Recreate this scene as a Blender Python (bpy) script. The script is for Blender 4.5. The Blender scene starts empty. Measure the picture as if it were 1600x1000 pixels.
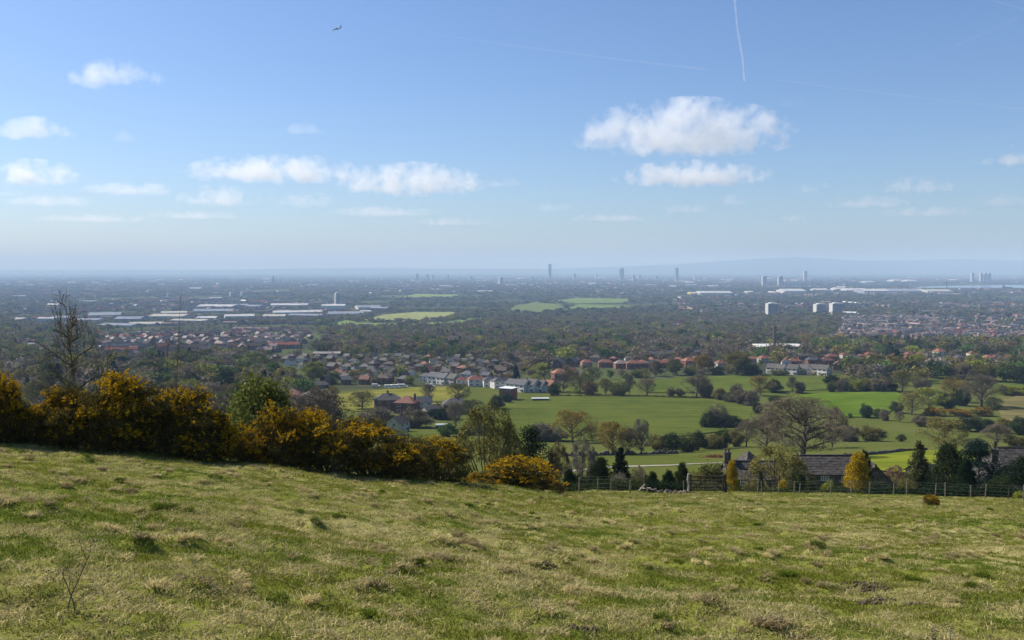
import bpy, math, random
import numpy as np
from mathutils import Vector, Matrix

# ------------------------------------------------------------------ camera, sky, sun, exposure
scene = bpy.context.scene
col = scene.collection
F = 1450.0                                   # focal length in pixels of a 1600 px wide frame
TH = math.atan(84.0 / F)                     # the camera looks down a little
CT, ST = math.cos(TH), math.sin(TH)
cam_d = bpy.data.cameras.new('camera')
cam_d.sensor_width = 36.0
cam_d.lens = F / 1600.0 * 36.0
cam_d.clip_start = 0.5
cam_d.clip_end = 200000.0
cam = bpy.data.objects.new('camera', cam_d)
col.objects.link(cam)
cam.rotation_euler = (math.pi / 2 - TH, 0, 0)
scene.camera = cam

SUN_EL, SUN_AZ = math.radians(43), math.radians(-62)     # azimuth measured from +Y towards +X
sun_dir = Vector((math.sin(SUN_AZ) * math.cos(SUN_EL), math.cos(SUN_AZ) * math.cos(SUN_EL), math.sin(SUN_EL)))
world = bpy.data.worlds.new('World')
scene.world = world
world.use_nodes = True
wn, wl = world.node_tree.nodes, world.node_tree.links
wn.clear()
sky = wn.new('ShaderNodeTexSky')
sky.sky_type = 'NISHITA'
sky.sun_disc = False
sky.sun_elevation = SUN_EL
sky.sun_rotation = SUN_AZ
sky.altitude = 250
sky.air_density = 1.0
sky.dust_density = 0.8
sky.ozone_density = 2.0
bg = wn.new('ShaderNodeBackground')
bg.inputs['Strength'].default_value = 0.07
wo = wn.new('ShaderNodeOutputWorld')
tint_ = wn.new('ShaderNodeMix'); tint_.data_type = 'RGBA'; tint_.blend_type = 'MULTIPLY'
tint_.inputs['Factor'].default_value = 1.0
tint_.inputs[7].default_value = (0.85, 1.0, 1.27, 1)          # the camera's cool white balance
wl.new(sky.outputs[0], tint_.inputs[6])
wl.new(tint_.outputs[2], bg.inputs[0])
wl.new(bg.outputs[0], wo.inputs[0])

sl = bpy.data.lights.new('sun', 'SUN')
sl.energy = 4.6
sl.angle = math.radians(0.53)
sl.color = (1.0, 0.95, 0.87)
so = bpy.data.objects.new('sun', sl)
so.rotation_euler = sun_dir.to_track_quat('Z', 'Y').to_euler()
col.objects.link(so)

scene.view_settings.view_transform = 'Standard'
scene.view_settings.look = 'None'
scene.view_settings.gamma = 1.0
scene.view_settings.use_curve_mapping = False
scene.view_settings.exposure = 0.58
scene.render.engine = 'CYCLES'
cy = scene.cycles
cy.use_denoising = True
cy.max_bounces = 6
cy.diffuse_bounces = 2
cy.glossy_bounces = 2
cy.transmission_bounces = 3
cy.transparent_max_bounces = 12
cy.volume_bounces = 3
cy.volume_step_rate = 0.4
cy.volume_max_steps = 128
cy.sample_clamp_indirect = 4.0

HAZE_DENSITY = 8.3e-5
HAZE_COLOR = (0.43, 0.63, 0.93)

# ------------------------------------------------------------------ small helpers
rng = np.random.default_rng(7)
random.seed(7)
_T = np.random.default_rng(99).random((16, 256, 256))


def vn(x, y, seed=0):
    """smooth value noise in 0..1"""
    x = np.asarray(x, float); y = np.asarray(y, float)
    ix = np.floor(x).astype(np.int64); iy = np.floor(y).astype(np.int64)
    fx = x - ix; fy = y - iy
    fx = fx * fx * (3 - 2 * fx); fy = fy * fy * (3 - 2 * fy)
    t = _T[seed % 16]
    a = t[ix & 255, iy & 255]; b = t[(ix + 1) & 255, iy & 255]
    c = t[ix & 255, (iy + 1) & 255]; d = t[(ix + 1) & 255, (iy + 1) & 255]
    return (a * (1 - fx) + b * fx) * (1 - fy) + (c * (1 - fx) + d * fx) * fy


def fbm(x, y, seed=0, n=3):
    s, a, t = 0, 0.5, 0
    for i in range(n):
        s = s + a * vn(x * 2 ** i, y * 2 ** i, seed + i); t += a; a *= 0.5
    return s / t


def mk(name, V, faces, mats=(), mi=None, smooth=False):
    """mesh from arrays; faces: list of int arrays (m,3) or (m,4)"""
    me = bpy.data.meshes.new(name)
    V = np.asarray(V, np.float32)
    if not isinstance(faces, list):
        faces = [faces]
    faces = [np.asarray(f, np.int32) for f in faces if len(f)]
    lens = np.concatenate([np.full(len(f), f.shape[1], np.int32) for f in faces])
    loops = np.concatenate([f.ravel() for f in faces])
    starts = np.concatenate([[0], np.cumsum(lens)[:-1]]).astype(np.int32)
    me.vertices.add(len(V)); me.vertices.foreach_set('co', V.ravel())
    me.loops.add(len(loops)); me.loops.foreach_set('vertex_index', loops)
    me.polygons.add(len(lens)); me.polygons.foreach_set('loop_start', starts)
    for m in mats:
        me.materials.append(m)
    if mi is not None:
        me.polygons.foreach_set('material_index', np.asarray(mi, np.int32))
    if smooth:
        me.polygons.foreach_set('use_smooth', np.ones(len(lens), bool))
    me.update(calc_edges=True)
    me.validate()
    return me


def link(name, me, parent=None, loc=None, rz=0.0, scale=None, color=None):
    o = bpy.data.objects.new(name, me)
    col.objects.link(o)
    if loc is not None: o.location = loc
    if rz: o.rotation_euler = (0, 0, rz)
    if scale is not None: o.scale = scale
    if color is not None: o.color = (*color[:3], 1.0)
    if parent is not None: o.parent = parent
    return o


def tag(o, label=None, cat=None, group=None, kind=None):
    if label: o['label'] = label
    if cat: o['category'] = cat
    if group: o['group'] = group
    if kind: o['kind'] = kind
    return o


ORD = ('first second third fourth fifth sixth seventh eighth ninth tenth eleventh twelfth thirteenth fourteenth fifteenth sixteenth '
       'seventeenth eighteenth nineteenth twentieth').split()


def nth(i):
    return ORD[i] if i < 20 else '%d%s' % (i + 1, {1: 'st', 2: 'nd', 3: 'rd'}.get((i + 1) % 10, 'th') if (i + 1) % 100 not in (11, 12, 13) else 'th')


class MB:
    """collects polygons, several materials"""
    def __init__(s): s.v = []; s.f3 = []; s.f4 = []; s.m3 = []; s.m4 = []
    def poly(s, pts, m=0):
        n = len(s.v); s.v += [tuple(p) for p in pts]
        if len(pts) == 3: s.f3.append((n, n + 1, n + 2)); s.m3.append(m)
        else: s.f4.append((n, n + 1, n + 2, n + 3)); s.m4.append(m)
        return s
    def hexa(s, b, t, m=0):
        """solid from four bottom and four top corners (counter-clockwise seen from above)"""
        s.poly(b[::-1], m); s.poly(t, m)
        for i in range(4):
            j = (i + 1) % 4
            s.poly([b[i], b[j], t[j], t[i]], m)
        return s
    def box(s, x0, x1, y0, y1, z0, z1, m=0):
        b = [(x0, y0, z0), (x1, y0, z0), (x1, y1, z0), (x0, y1, z0)]
        return s.hexa(b, [(x, y, z1) for x, y, _ in b], m)
    def slab(s, q, th, m=0):
        """a sheet of four corners made th thick, downwards"""
        return s.hexa([(x, y, z - th) for x, y, z in q], q, m)
    def tube(s, p, q, r0, r1, n=6, m=0):
        p = Vector(p); q = Vector(q); d = (q - p).normalized()
        a = d.orthogonal().normalized(); b = d.cross(a)
        R0 = [p + (a * math.cos(k * 2 * math.pi / n) + b * math.sin(k * 2 * math.pi / n)) * r0 for k in range(n)]
        R1 = [q + (a * math.cos(k * 2 * math.pi / n) + b * math.sin(k * 2 * math.pi / n)) * r1 for k in range(n)]
        for k in range(n):
            j = (k + 1) % n
            s.poly([R0[k], R0[j], R1[j], R1[k]], m)
            s.poly([q, R1[k], R1[j]], m); s.poly([p, R0[j], R0[k]], m)
        return s
    def mesh(s, name, mats, smooth=False):
        fs = []
        if s.f4: fs.append(np.array(s.f4))
        if s.f3: fs.append(np.array(s.f3))
        return mk(name, s.v, fs, mats, s.m4 + s.m3, smooth)


# ------------------------------------------------------------------ materials
def nt(name):
    m = bpy.data.materials.new(name); m.use_nodes = True
    n = m.node_tree.nodes; n.clear()
    out = n.new('ShaderNodeOutputMaterial')
    return m, n, m.node_tree.links, out


def mixc(n, l, fac, a, b, mode='MIX'):
    x = n.new('ShaderNodeMix'); x.data_type = 'RGBA'; x.blend_type = mode
    for sock, v in ((x.inputs['Factor'], fac), (x.inputs[6], a), (x.inputs[7], b)):
        if hasattr(v, 'is_output'): l.new(v, sock)
        elif isinstance(v, (int, float)): sock.default_value = v
        else: sock.default_value = (*v[:3], 1)
    return x.outputs[2]


def noise(n, l, scale, detail=4, vec=None, rough=0.55):
    x = n.new('ShaderNodeTexNoise'); x.inputs['Scale'].default_value = scale
    x.inputs['Detail'].default_value = detail; x.inputs['Roughness'].default_value = rough
    if vec is not None: l.new(vec, x.inputs['Vector'])
    return x.outputs['Fac']


def ramp(n, l, src, a, b):
    x = n.new('ShaderNodeMapRange'); x.inputs[1].default_value = a; x.inputs[2].default_value = b
    l.new(src, x.inputs[0]); return x.outputs[0]


def position(n):
    return n.new('ShaderNodeNewGeometry').outputs['Position']


def surface(name, c1, c2, scale=1.0, rough=0.85, bump=0.0, bscale=None, lo=0.35, hi=0.65, objcol=False, spec=0.3, coord='pos', metal=0.0):
    """two-tone noisy surface; with objcol the object's own colour multiplies it"""
    m, n, l, out = nt(name)
    if coord == 'pos': v = position(n)
    else: v = n.new('ShaderNodeTexCoord').outputs['Object']
    f = ramp(n, l, noise(n, l, scale, 5, v), lo, hi)
    c = mixc(n, l, f, c1, c2)
    if objcol:
        oi = n.new('ShaderNodeObjectInfo')
        c = mixc(n, l, 1.0, c, oi.outputs['Color'], 'MULTIPLY')
    p = n.new('ShaderNodeBsdfPrincipled')
    l.new(c, p.inputs['Base Color']); p.inputs['Roughness'].default_value = rough
    p.inputs['Specular IOR Level'].default_value = spec
    p.inputs['Metallic'].default_value = metal
    if bump:
        b = n.new('ShaderNodeBump'); b.inputs['Strength'].default_value = bump; b.inputs['Distance'].default_value = 0.05
        l.new(noise(n, l, bscale or scale * 4, 5, v), b.inputs['Height']); l.new(b.outputs[0], p.inputs['Normal'])
    l.new(p.outputs[0], out.inputs[0])
    return m


def foliage(name, base=None, attr=False, trans=0.25, var=0.55, scale=0.7):
    """leaf material: the colour comes from base, from the object or from the scattered point"""
    m, n, l, out = nt(name)
    if base is not None:
        r = n.new('ShaderNodeRGB'); r.outputs[0].default_value = (*base, 1); c = r.outputs[0]
    elif attr:
        a = n.new('ShaderNodeAttribute'); a.attribute_type = 'INSTANCER'; a.attribute_name = 'tint'; c = a.outputs['Color']
    else:
        c = n.new('ShaderNodeObjectInfo').outputs['Color']
    g = n.new('ShaderNodeNewGeometry')
    k = ramp(n, l, g.outputs['Random Per Island'], -0.15, 1.15)
    f = noise(n, l, scale, 2, g.outputs['Position'])
    mul = n.new('ShaderNodeMath'); mul.operation = 'ADD'; l.new(k, mul.inputs[0]); l.new(f, mul.inputs[1])
    f2 = ramp(n, l, mul.outputs[0], 0.3, 1.7)
    d = mixc(n, l, f2, (1 - var, 1 - var, 1 - var), (1 + var, 1 + var, 1 + var * 0.7))
    c = mixc(n, l, 1.0, c, d, 'MULTIPLY')
    df = n.new('ShaderNodeBsdfDiffuse'); l.new(c, df.inputs[0])
    tr = n.new('ShaderNodeBsdfTranslucent'); l.new(c, tr.inputs[0])
    mx = n.new('ShaderNodeMixShader'); mx.inputs[0].default_value = trans
    l.new(df.outputs[0], mx.inputs[1]); l.new(tr.outputs[0], mx.inputs[2]); l.new(mx.outputs[0], out.inputs[0])
    return m


M = {}
M['leaf'] = foliage('leaf')
M['leaf_scatter'] = foliage('leaf_scatter', attr=True, var=0.4)
M['twig'] = foliage('twig', trans=0.0, var=0.3)
M['bark'] = surface('bark', (0.07, 0.056, 0.042), (0.145, 0.12, 0.092), 3.0, 0.95)
M['gorse_leaf'] = foliage('gorse_leaf', (0.105, 0.088, 0.032), trans=0.15, var=0.7, scale=1.6)
M['gorse_flower'] = foliage('gorse_flower', (0.52, 0.315, 0.012), trans=0.25, var=0.35, scale=2.0)
M['brick'] = surface('brick', (0.75, 0.75, 0.75), (1.1, 1.1, 1.1), 0.8, 0.9, objcol=True)
M['roof_tile'] = surface('roof_tile', (0.65, 0.65, 0.65), (1.2, 1.15, 1.1), 0.9, 0.75, objcol=True)
M['white_paint'] = surface('white_paint', (0.68, 0.67, 0.64), (0.8, 0.79, 0.76), 1.0, 0.6)
M['glass'] = surface('window_glass', (0.012, 0.014, 0.018), (0.03, 0.034, 0.04), 0.5, 0.12, spec=0.6)
M['dark_door'] = surface('door_paint', (0.03, 0.03, 0.05), (0.07, 0.03, 0.03), 0.1, 0.5)
M['stone'] = surface('cottage_stone', (0.05, 0.042, 0.034), (0.17, 0.14, 0.105), 2.2, 0.95, bump=0.5)
M['slate'] = surface('stone_slate', (0.030, 0.026, 0.022), (0.105, 0.090, 0.078), 1.6, 0.85, bump=0.3, lo=0.3, hi=0.72)
M['post_wood'] = surface('weathered_wood', (0.10, 0.088, 0.066), (0.21, 0.19, 0.145), 5.0, 0.9)
M['dark_wood'] = surface('dark_wood', (0.04, 0.033, 0.026), (0.09, 0.075, 0.06), 5.0, 0.9)
M['pale_wood'] = surface('pale_wood', (0.27, 0.24, 0.19), (0.42, 0.38, 0.31), 5.0, 0.85)
M['wire'] = surface('galvanised_wire', (0.2, 0.2, 0.2), (0.3, 0.3, 0.3), 3.0, 0.5, metal=0.6)
M['soil'] = surface('soil', (0.04, 0.028, 0.017), (0.13, 0.098, 0.06), 9.0, 1.0)
M['roofsheet'] = surface('sheet_roof', (0.62, 0.62, 0.62), (0.95, 0.95, 0.95), 0.06, 0.9, objcol=True, spec=0.05)
M['cladding'] = surface('wall_cladding', (0.85, 0.85, 0.85), (1.05, 1.05, 1.05), 0.05, 0.7, objcol=True)
M['track'] = surface('track_gravel', (0.24, 0.21, 0.16), (0.36, 0.33, 0.26), 0.6, 0.95)
M['metal_paint'] = surface('aircraft_paint', (0.32, 0.33, 0.36), (0.4, 0.41, 0.44), 0.3, 0.4)


def ground_material():
    m, n, l, out = nt('valley_ground')
    pos = position(n)
    sx = n.new('ShaderNodeSeparateXYZ'); l.new(pos, sx.inputs[0])
    a = noise(n, l, 0.012, 5, pos); b = noise(n, l, 0.15, 4, pos); e = noise(n, l, 0.0022, 6, pos); g = noise(n, l, 0.05, 6, pos, 0.7)
    near = mixc(n, l, ramp(n, l, a, 0.36, 0.62), (0.072, 0.092, 0.016), (0.10, 0.11, 0.028))
    near = mixc(n, l, ramp(n, l, b, 0.5, 0.75), near, (0.12, 0.11, 0.042))
    far = mixc(n, l, ramp(n, l, e, 0.44, 0.6), (0.042, 0.046, 0.026), (0.075, 0.095, 0.03))
    far = mixc(n, l, ramp(n, l, g, 0.5, 0.7), far, (0.10, 0.085, 0.07))
    lin = n.new('ShaderNodeMath'); lin.operation = 'MULTIPLY_ADD'; l.new(sx.outputs['X'], lin.inputs[0]); lin.inputs[1].default_value = -0.33; l.new(sx.outputs['Y'], lin.inputs[2])
    k = ramp(n, l, lin.outputs[0], 675, 700)
    c = mixc(n, l, k, near, far)
    p = n.new('ShaderNodeBsdfDiffuse'); l.new(c, p.inputs[0]); l.new(p.outputs[0], out.inputs[0])
    return m


def turf_material():
    m, n, l, out = nt('pasture_turf')
    pos = position(n)
    a = noise(n, l, 0.55, 5, pos); b = noise(n, l, 3.5, 5, pos, 0.7); e = noise(n, l, 0.12, 3, pos)
    c = mixc(n, l, ramp(n, l, a, 0.40, 0.62), (0.165, 0.17, 0.03), (0.33, 0.29, 0.115))
    c = mixc(n, l, ramp(n, l, b, 0.42, 0.75), c, (0.36, 0.31, 0.15))
    c = mixc(n, l, ramp(n, l, e, 0.6, 0.4), c, (0.17, 0.18, 0.034))
    p = n.new('ShaderNodeBsdfDiffuse'); l.new(c, p.inputs[0])
    bp = n.new('ShaderNodeBump'); bp.inputs['Strength'].default_value = 0.8; bp.inputs['Distance'].default_value = 0.05
    l.new(noise(n, l, 9.0, 6, pos, 0.7), bp.inputs['Height']); l.new(bp.outputs[0], p.inputs['Normal'])
    l.new(p.outputs[0], out.inputs[0])
    return m


def grass_material():
    """blade colour: green and straw in patches across the pasture"""
    m, n, l, out = nt('grass_blade')
    at = n.new('ShaderNodeAttribute'); at.attribute_type = 'INSTANCER'; at.attribute_name = 'tint'
    g = n.new('ShaderNodeNewGeometry')
    d = mixc(n, l, g.outputs['Random Per Island'], (0.65, 0.65, 0.65), (1.35, 1.32, 1.25))
    c = mixc(n, l, 1.0, at.outputs['Color'], d, 'MULTIPLY')
    df = n.new('ShaderNodeBsdfDiffuse'); l.new(c, df.inputs[0])
    tr = n.new('ShaderNodeBsdfTranslucent'); l.new(c, tr.inputs[0])
    mx = n.new('ShaderNodeMixShader'); mx.inputs[0].default_value = 0.35
    l.new(df.outputs[0], mx.inputs[1]); l.new(tr.outputs[0], mx.inputs[2]); l.new(mx.outputs[0], out.inputs[0])
    return m


M['ground'] = ground_material()
M['turf'] = turf_material()
M['blade'] = grass_material()
def field_material():
    m, n, l, out = nt('field_grass')
    pos = position(n); oi = n.new('ShaderNodeObjectInfo')
    wv = n.new('ShaderNodeTexWave'); wv.inputs['Scale'].default_value = 0.022; wv.inputs['Distortion'].default_value = 3.0; wv.inputs['Detail'].default_value = 2.0; wv.inputs['Detail Scale'].default_value = 0.6
    wv.bands_direction = 'Y'; l.new(pos, wv.inputs['Vector'])
    c = mixc(n, l, 1.0, oi.outputs['Color'], mixc(n, l, ramp(n, l, noise(n, l, 0.03, 6, pos, .65), .32, .68), (.68, .74, .66), (1.34, 1.24, 1.3)), 'MULTIPLY')
    c = mixc(n, l, 1.0, c, mixc(n, l, wv.outputs['Fac'], (.9, .9, .9), (1.08, 1.08, 1.08)), 'MULTIPLY')
    c = mixc(n, l, ramp(n, l, noise(n, l, 0.11, 5, pos, .7), .60, .78), c, (.15, .13, .055))
    p = n.new('ShaderNodeBsdfDiffuse'); l.new(c, p.inputs[0]); l.new(p.outputs[0], out.inputs[0])
    return m


M['field'] = field_material()

# ------------------------------------------------------------------ terrain heights
_prof = [(4, 720), (20, 760), (60, 776), (75, 787), (110, 788), (140, 777), (165, 752), (190, 728), (240, 716), (300, 705), (370, 690),
         (440, 670), (530, 645), (610, 622), (680, 603), (760, 588), (900, 572), (1250, 546), (2000, 517), (3000, 494), (5000, 468),
         (7600, 450), (14000, 437), (25000, 429), (50000, 423.5)]
_ly = np.linspace(math.log(4), math.log(50000), 1600)
_lz = np.interp(_ly, [math.log(a) for a, _ in _prof], [-(b - 416) / F * a for a, b in _prof])
_k = np.exp(-np.linspace(-2, 2, 31) ** 2); _k /= _k.sum()
_lz = np.convolve(np.pad(_lz, 15, mode='edge'), _k, 'valid')
_edge = [(-300, 23, 672), (-100, 25, 691), (0, 26, 700), (170, 27.5, 710), (340, 29, 727), (470, 31, 740), (600, 33, 752), (740, 38, 763), (880, 46, 775),
         (960, 55, 773), (1100, 60, 775), (1350, 61, 777), (1600, 59, 786), (1900, 57, 798)]
_eu = np.linspace(-0.9, 0.9, 721)
_eX = [(a - 800) / F for a, _, _ in _edge]
_k2 = np.exp(-np.linspace(-2, 2, 25) ** 2); _k2 /= _k2.sum()
_eD = np.convolve(np.pad(np.interp(_eu, _eX, [b for _, b, _ in _edge]), 12, mode='edge'), _k2, 'valid')
_eS = np.interp(_eu, _eX, [((c - 416) / F * b - 1.6) / b for _, b, c in _edge])
_eS = np.convolve(np.pad(_eS, 12, mode='edge'), _k2, 'valid')


def edge_dist(u): return np.interp(u, _eu, _eD)


def zfun(X, Y):
    X = np.asarray(X, float); Y = np.asarray(Y, float)
    Yc = np.maximum(Y, 5.0)
    u = np.clip(X / Yc, -0.9, 0.9)
    D = edge_dist(u)
    zp = -1.6 - np.interp(u, _eu, _eS) * Y
    zc = np.interp(np.log(np.maximum(Y, 4.0)), _ly, _lz)
    w = np.clip((Y - D - 1.0) / 16.0, 0, 1); w = w * w * (3 - 2 * w)
    z = zp * (1 - w) + zc * w
    und = (fbm(X / 160 + 7, Y / 160 + 3, 3, 2) - 0.5) * 5.0 * np.clip((Y - 700) / 600, 0, 1) * np.clip((9000 - Y) / 4000, 0, 1)
    und = und + (fbm(X / 45 + 2, Y / 45 + 9, 5, 2) - 0.5) * 1.2 * np.clip((Y - 200) / 100, 0, 1) * np.clip((900 - Y) / 200, 0, 1)
    return z + und


def ray(px, py, Y):
    """the point at depth Y that is seen at a pixel of the 1600 x 1000 frame"""
    u = (px - 800) / F; v = (500 - py) / F
    dy = CT + v * ST
    return Vector((u * Y / dy, Y, (v * CT - ST) * Y / dy))


_YS = np.exp(np.linspace(math.log(6), math.log(49000), 3500))


def G(px, py, ymin=0.0):
    """where the ray of a pixel meets the ground"""
    u = (px - 800) / F; v = (500 - py) / F
    dy = CT + v * ST
    X = u * _YS / dy; Z = (v * CT - ST) * _YS / dy
    h = zfun(X, _YS)
    k = np.where((Z <= h) & (_YS > ymin))[0]
    i = k[0] if len(k) else len(_YS) - 1
    if i > 0:
        a = Z[i - 1] - h[i - 1]; b = Z[i] - h[i]
        t = a / (a - b) if a > 0 and a != b else 1.0
        Y = _YS[i - 1] + (_YS[i] - _YS[i - 1]) * min(max(t, 0), 1)
    else:
        Y = _YS[i]
    X = u * Y / dy
    return Vector((X, Y, float(zfun(X, Y))))


def col_at(px, Y):
    """ground point of the picture column px at depth Y"""
    dy = 1.0
    for _ in range(3):
        X = (px - 800) / F * Y / dy
        z = float(zfun(X, Y))
        t = z / Y
        v = (t * CT + ST) / (CT - t * ST)
        dy = CT + v * ST
    return Vector((X, Y, z))


def to_px(X, Y, Z):
    """project points to the 1600 x 1000 frame"""
    d = Y * CT - Z * ST; up = Y * ST + Z * CT
    return 800 + F * X / d, 500 - F * up / d


# the ground sheet
def sinh_axis(lo, hi, c, a, n):
    t0, t1 = math.asinh((lo - c) / a), math.asinh((hi - c) / a)
    return c + a * np.sinh(np.linspace(t0, t1, n))


gx = sinh_axis(-48000, 48000, 0, 16, 360)
gy = sinh_axis(-1500, 48000, 55, 32, 460)
GX, GY = np.meshgrid(gx, gy)
GZ = zfun(GX, GY)
inside = (GY > 3.0) & (GY < edge_dist(np.clip(GX / np.maximum(GY, 5), -.9, .9)) + 2.5) & (np.abs(GX) < 0.78 * np.maximum(GY, 3))
GZ = GZ - 0.35 * inside
nx, ny = len(gx), len(gy)
ii = (np.arange(ny - 1)[:, None] * nx + np.arange(nx - 1)[None, :]).ravel()
quads = np.stack([ii, ii + 1, ii + nx + 1, ii + nx], 1)
ground = link('ground', mk('ground', np.stack([GX.ravel(), GY.ravel(), GZ.ravel()], 1), quads, [M['ground']], smooth=True))
tag(ground, 'green valley floor and plain stretching to the horizon', kind='structure')

# the rough pasture in front, with hummocks
NT = 1100
tus = []
for i in range(NT):
    Y = 7 + 52 * rng.random() ** 0.8
    u = rng.uniform(-0.64, 0.64)
    if Y > edge_dist(u) - 1.5: continue
    tus.append((u * Y, Y, *((rng.uniform(.06, .125), rng.uniform(.13, .27)) if i % 4 == 0 else (rng.uniform(.03, .08), rng.uniform(.07, .15))), rng.random()))
tus = np.array(tus)


def pasture_z(X, Y):
    X = np.asarray(X, float); Y = np.asarray(Y, float)
    z = zfun(X, Y)
    z = z + (fbm(X / 2.4, Y / 2.4, 8, 3) - 0.5) * 0.30 + (fbm(X / 0.6, Y / 0.5, 11, 3) - 0.5) * 0.15
    add = np.zeros_like(z)
    for tx, ty, h, r, _ in tus:
        d2 = ((X - tx) / (1.35 * r)) ** 2 + ((Y - ty) / r) ** 2
        k = d2 < 6
        if k.any(): add[k] += h * np.exp(-d2[k] ** 1.5 * 1.1)
    return z + add


pu = np.linspace(-0.76, 0.76, 330)
pt = np.linspace(0, 1, 420) ** 1.25
PU, PT = np.meshgrid(pu, pt)
PY = 3.2 + PT * (edge_dist(PU) + 2.2 - 3.2)
PX = PU * PY
PZ = pasture_z(PX, PY)
nx, ny = len(pu), len(pt)
ii = (np.arange(ny - 1)[:, None] * nx + np.arange(nx - 1)[None, :]).ravel()
quads = np.stack([ii, ii + 1, ii + nx + 1, ii + nx], 1)
past = link('pasture', mk('pasture', np.stack([PX.ravel(), PY.ravel(), PZ.ravel()], 1), quads, [M['turf']], smooth=True))
tag(past, 'rough sloping pasture of green and straw coloured grass', kind='structure')


# ------------------------------------------------------------------ scattered instances (grass, far woods, far houses)
def scatter(name, pts, rot, scl, idx, tint, variants, label, cat, kind='stuff'):
    c = bpy.data.collections.new(name + '_sources')
    for i, me in enumerate(variants):
        c.objects.link(bpy.data.objects.new('%s_kind_%02d' % (name, i), me))
    me = bpy.data.meshes.new(name)
    n = len(pts)
    me.vertices.add(n); me.vertices.foreach_set('co', np.asarray(pts, np.float32).ravel())
    for nm, ty, arr, key in (('rot', 'FLOAT_VECTOR', rot, 'vector'), ('scl', 'FLOAT_VECTOR', scl, 'vector'), ('idx', 'INT', idx, 'value'), ('tint', 'FLOAT_COLOR', tint, 'color')):
        a = me.attributes.new(nm, ty, 'POINT')
        a.data.foreach_set(key, np.asarray(arr, np.int32 if ty == 'INT' else np.float32).ravel())
    o = link(name, me)
    ng = bpy.data.node_groups.new(name, 'GeometryNodeTree')
    ng.interface.new_socket('Geometry', in_out='INPUT', socket_type='NodeSocketGeometry')
    ng.interface.new_socket('Geometry', in_out='OUTPUT', socket_type='NodeSocketGeometry')
    N, L = ng.nodes, ng.links
    gi = N.new('NodeGroupInput'); go = N.new('NodeGroupOutput')
    ci = N.new('GeometryNodeCollectionInfo'); ci.inputs['Collection'].default_value = c
    ci.inputs['Separate Children'].default_value = True; ci.inputs['Reset Children'].default_value = True
    ip = N.new('GeometryNodeInstanceOnPoints'); ip.inputs['Pick Instance'].default_value = True
    def na(nm, ty):
        x = N.new('GeometryNodeInputNamedAttribute'); x.data_type = ty; x.inputs['Name'].default_value = nm
        return x.outputs['Attribute']
    L.new(gi.outputs[0], ip.inputs['Points']); L.new(ci.outputs[0], ip.inputs['Instance'])
    L.new(na('idx', 'INT'), ip.inputs['Instance Index'])
    L.new(na('rot', 'FLOAT_VECTOR'), ip.inputs['Rotation']); L.new(na('scl', 'FLOAT_VECTOR'), ip.inputs['Scale'])
    L.new(ip.outputs[0], go.inputs[0])
    md = o.modifiers.new('scatter', 'NODES'); md.node_group = ng
    return tag(o, label, cat, kind=kind)


def blades(seed, n, rad, hmin, hmax, wid, lean, flat=0.0):
    """a tuft: n bent blades of two quads each"""
    r = np.random.default_rng(seed)
    a = r.uniform(0, 2 * math.pi, n); q = rad * np.sqrt(r.random(n))
    bx, by = q * np.cos(a), q * np.sin(a)
    h = r.uniform(hmin, hmax, n); la = r.uniform(0, 2 * math.pi, n); le = h * r.uniform(0.2, 1, n) * lean
    h = h * (1 - flat * r.random(n))
    dx, dy = np.cos(la), np.sin(la)
    wa = r.uniform(0, 2 * math.pi, n); wx, wy = np.cos(wa) * wid, np.sin(wa) * wid
    V = np.zeros((n, 6, 3))
    for k, (t, w) in enumerate(((0, 1.0), (0.55, 0.75), (1.0, 0.12))):
        cx = bx + dx * le * t * t; cyy = by + dy * le * t * t; cz = h * (t - 0.25 * lean * t * t) - 0.01
        V[:, 2 * k] = np.stack([cx - wx * w, cyy - wy * w, cz], 1); V[:, 2 * k + 1] = np.stack([cx + wx * w, cyy + wy * w, cz], 1)
    b = np.arange(n)[:, None] * 6
    f = np.concatenate([b + np.array([[0, 1, 3, 2]]), b + np.array([[2, 3, 5, 4]])])
    return mk('grass_tuft', V.reshape(-1, 3), f, [M['blade']])


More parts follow.
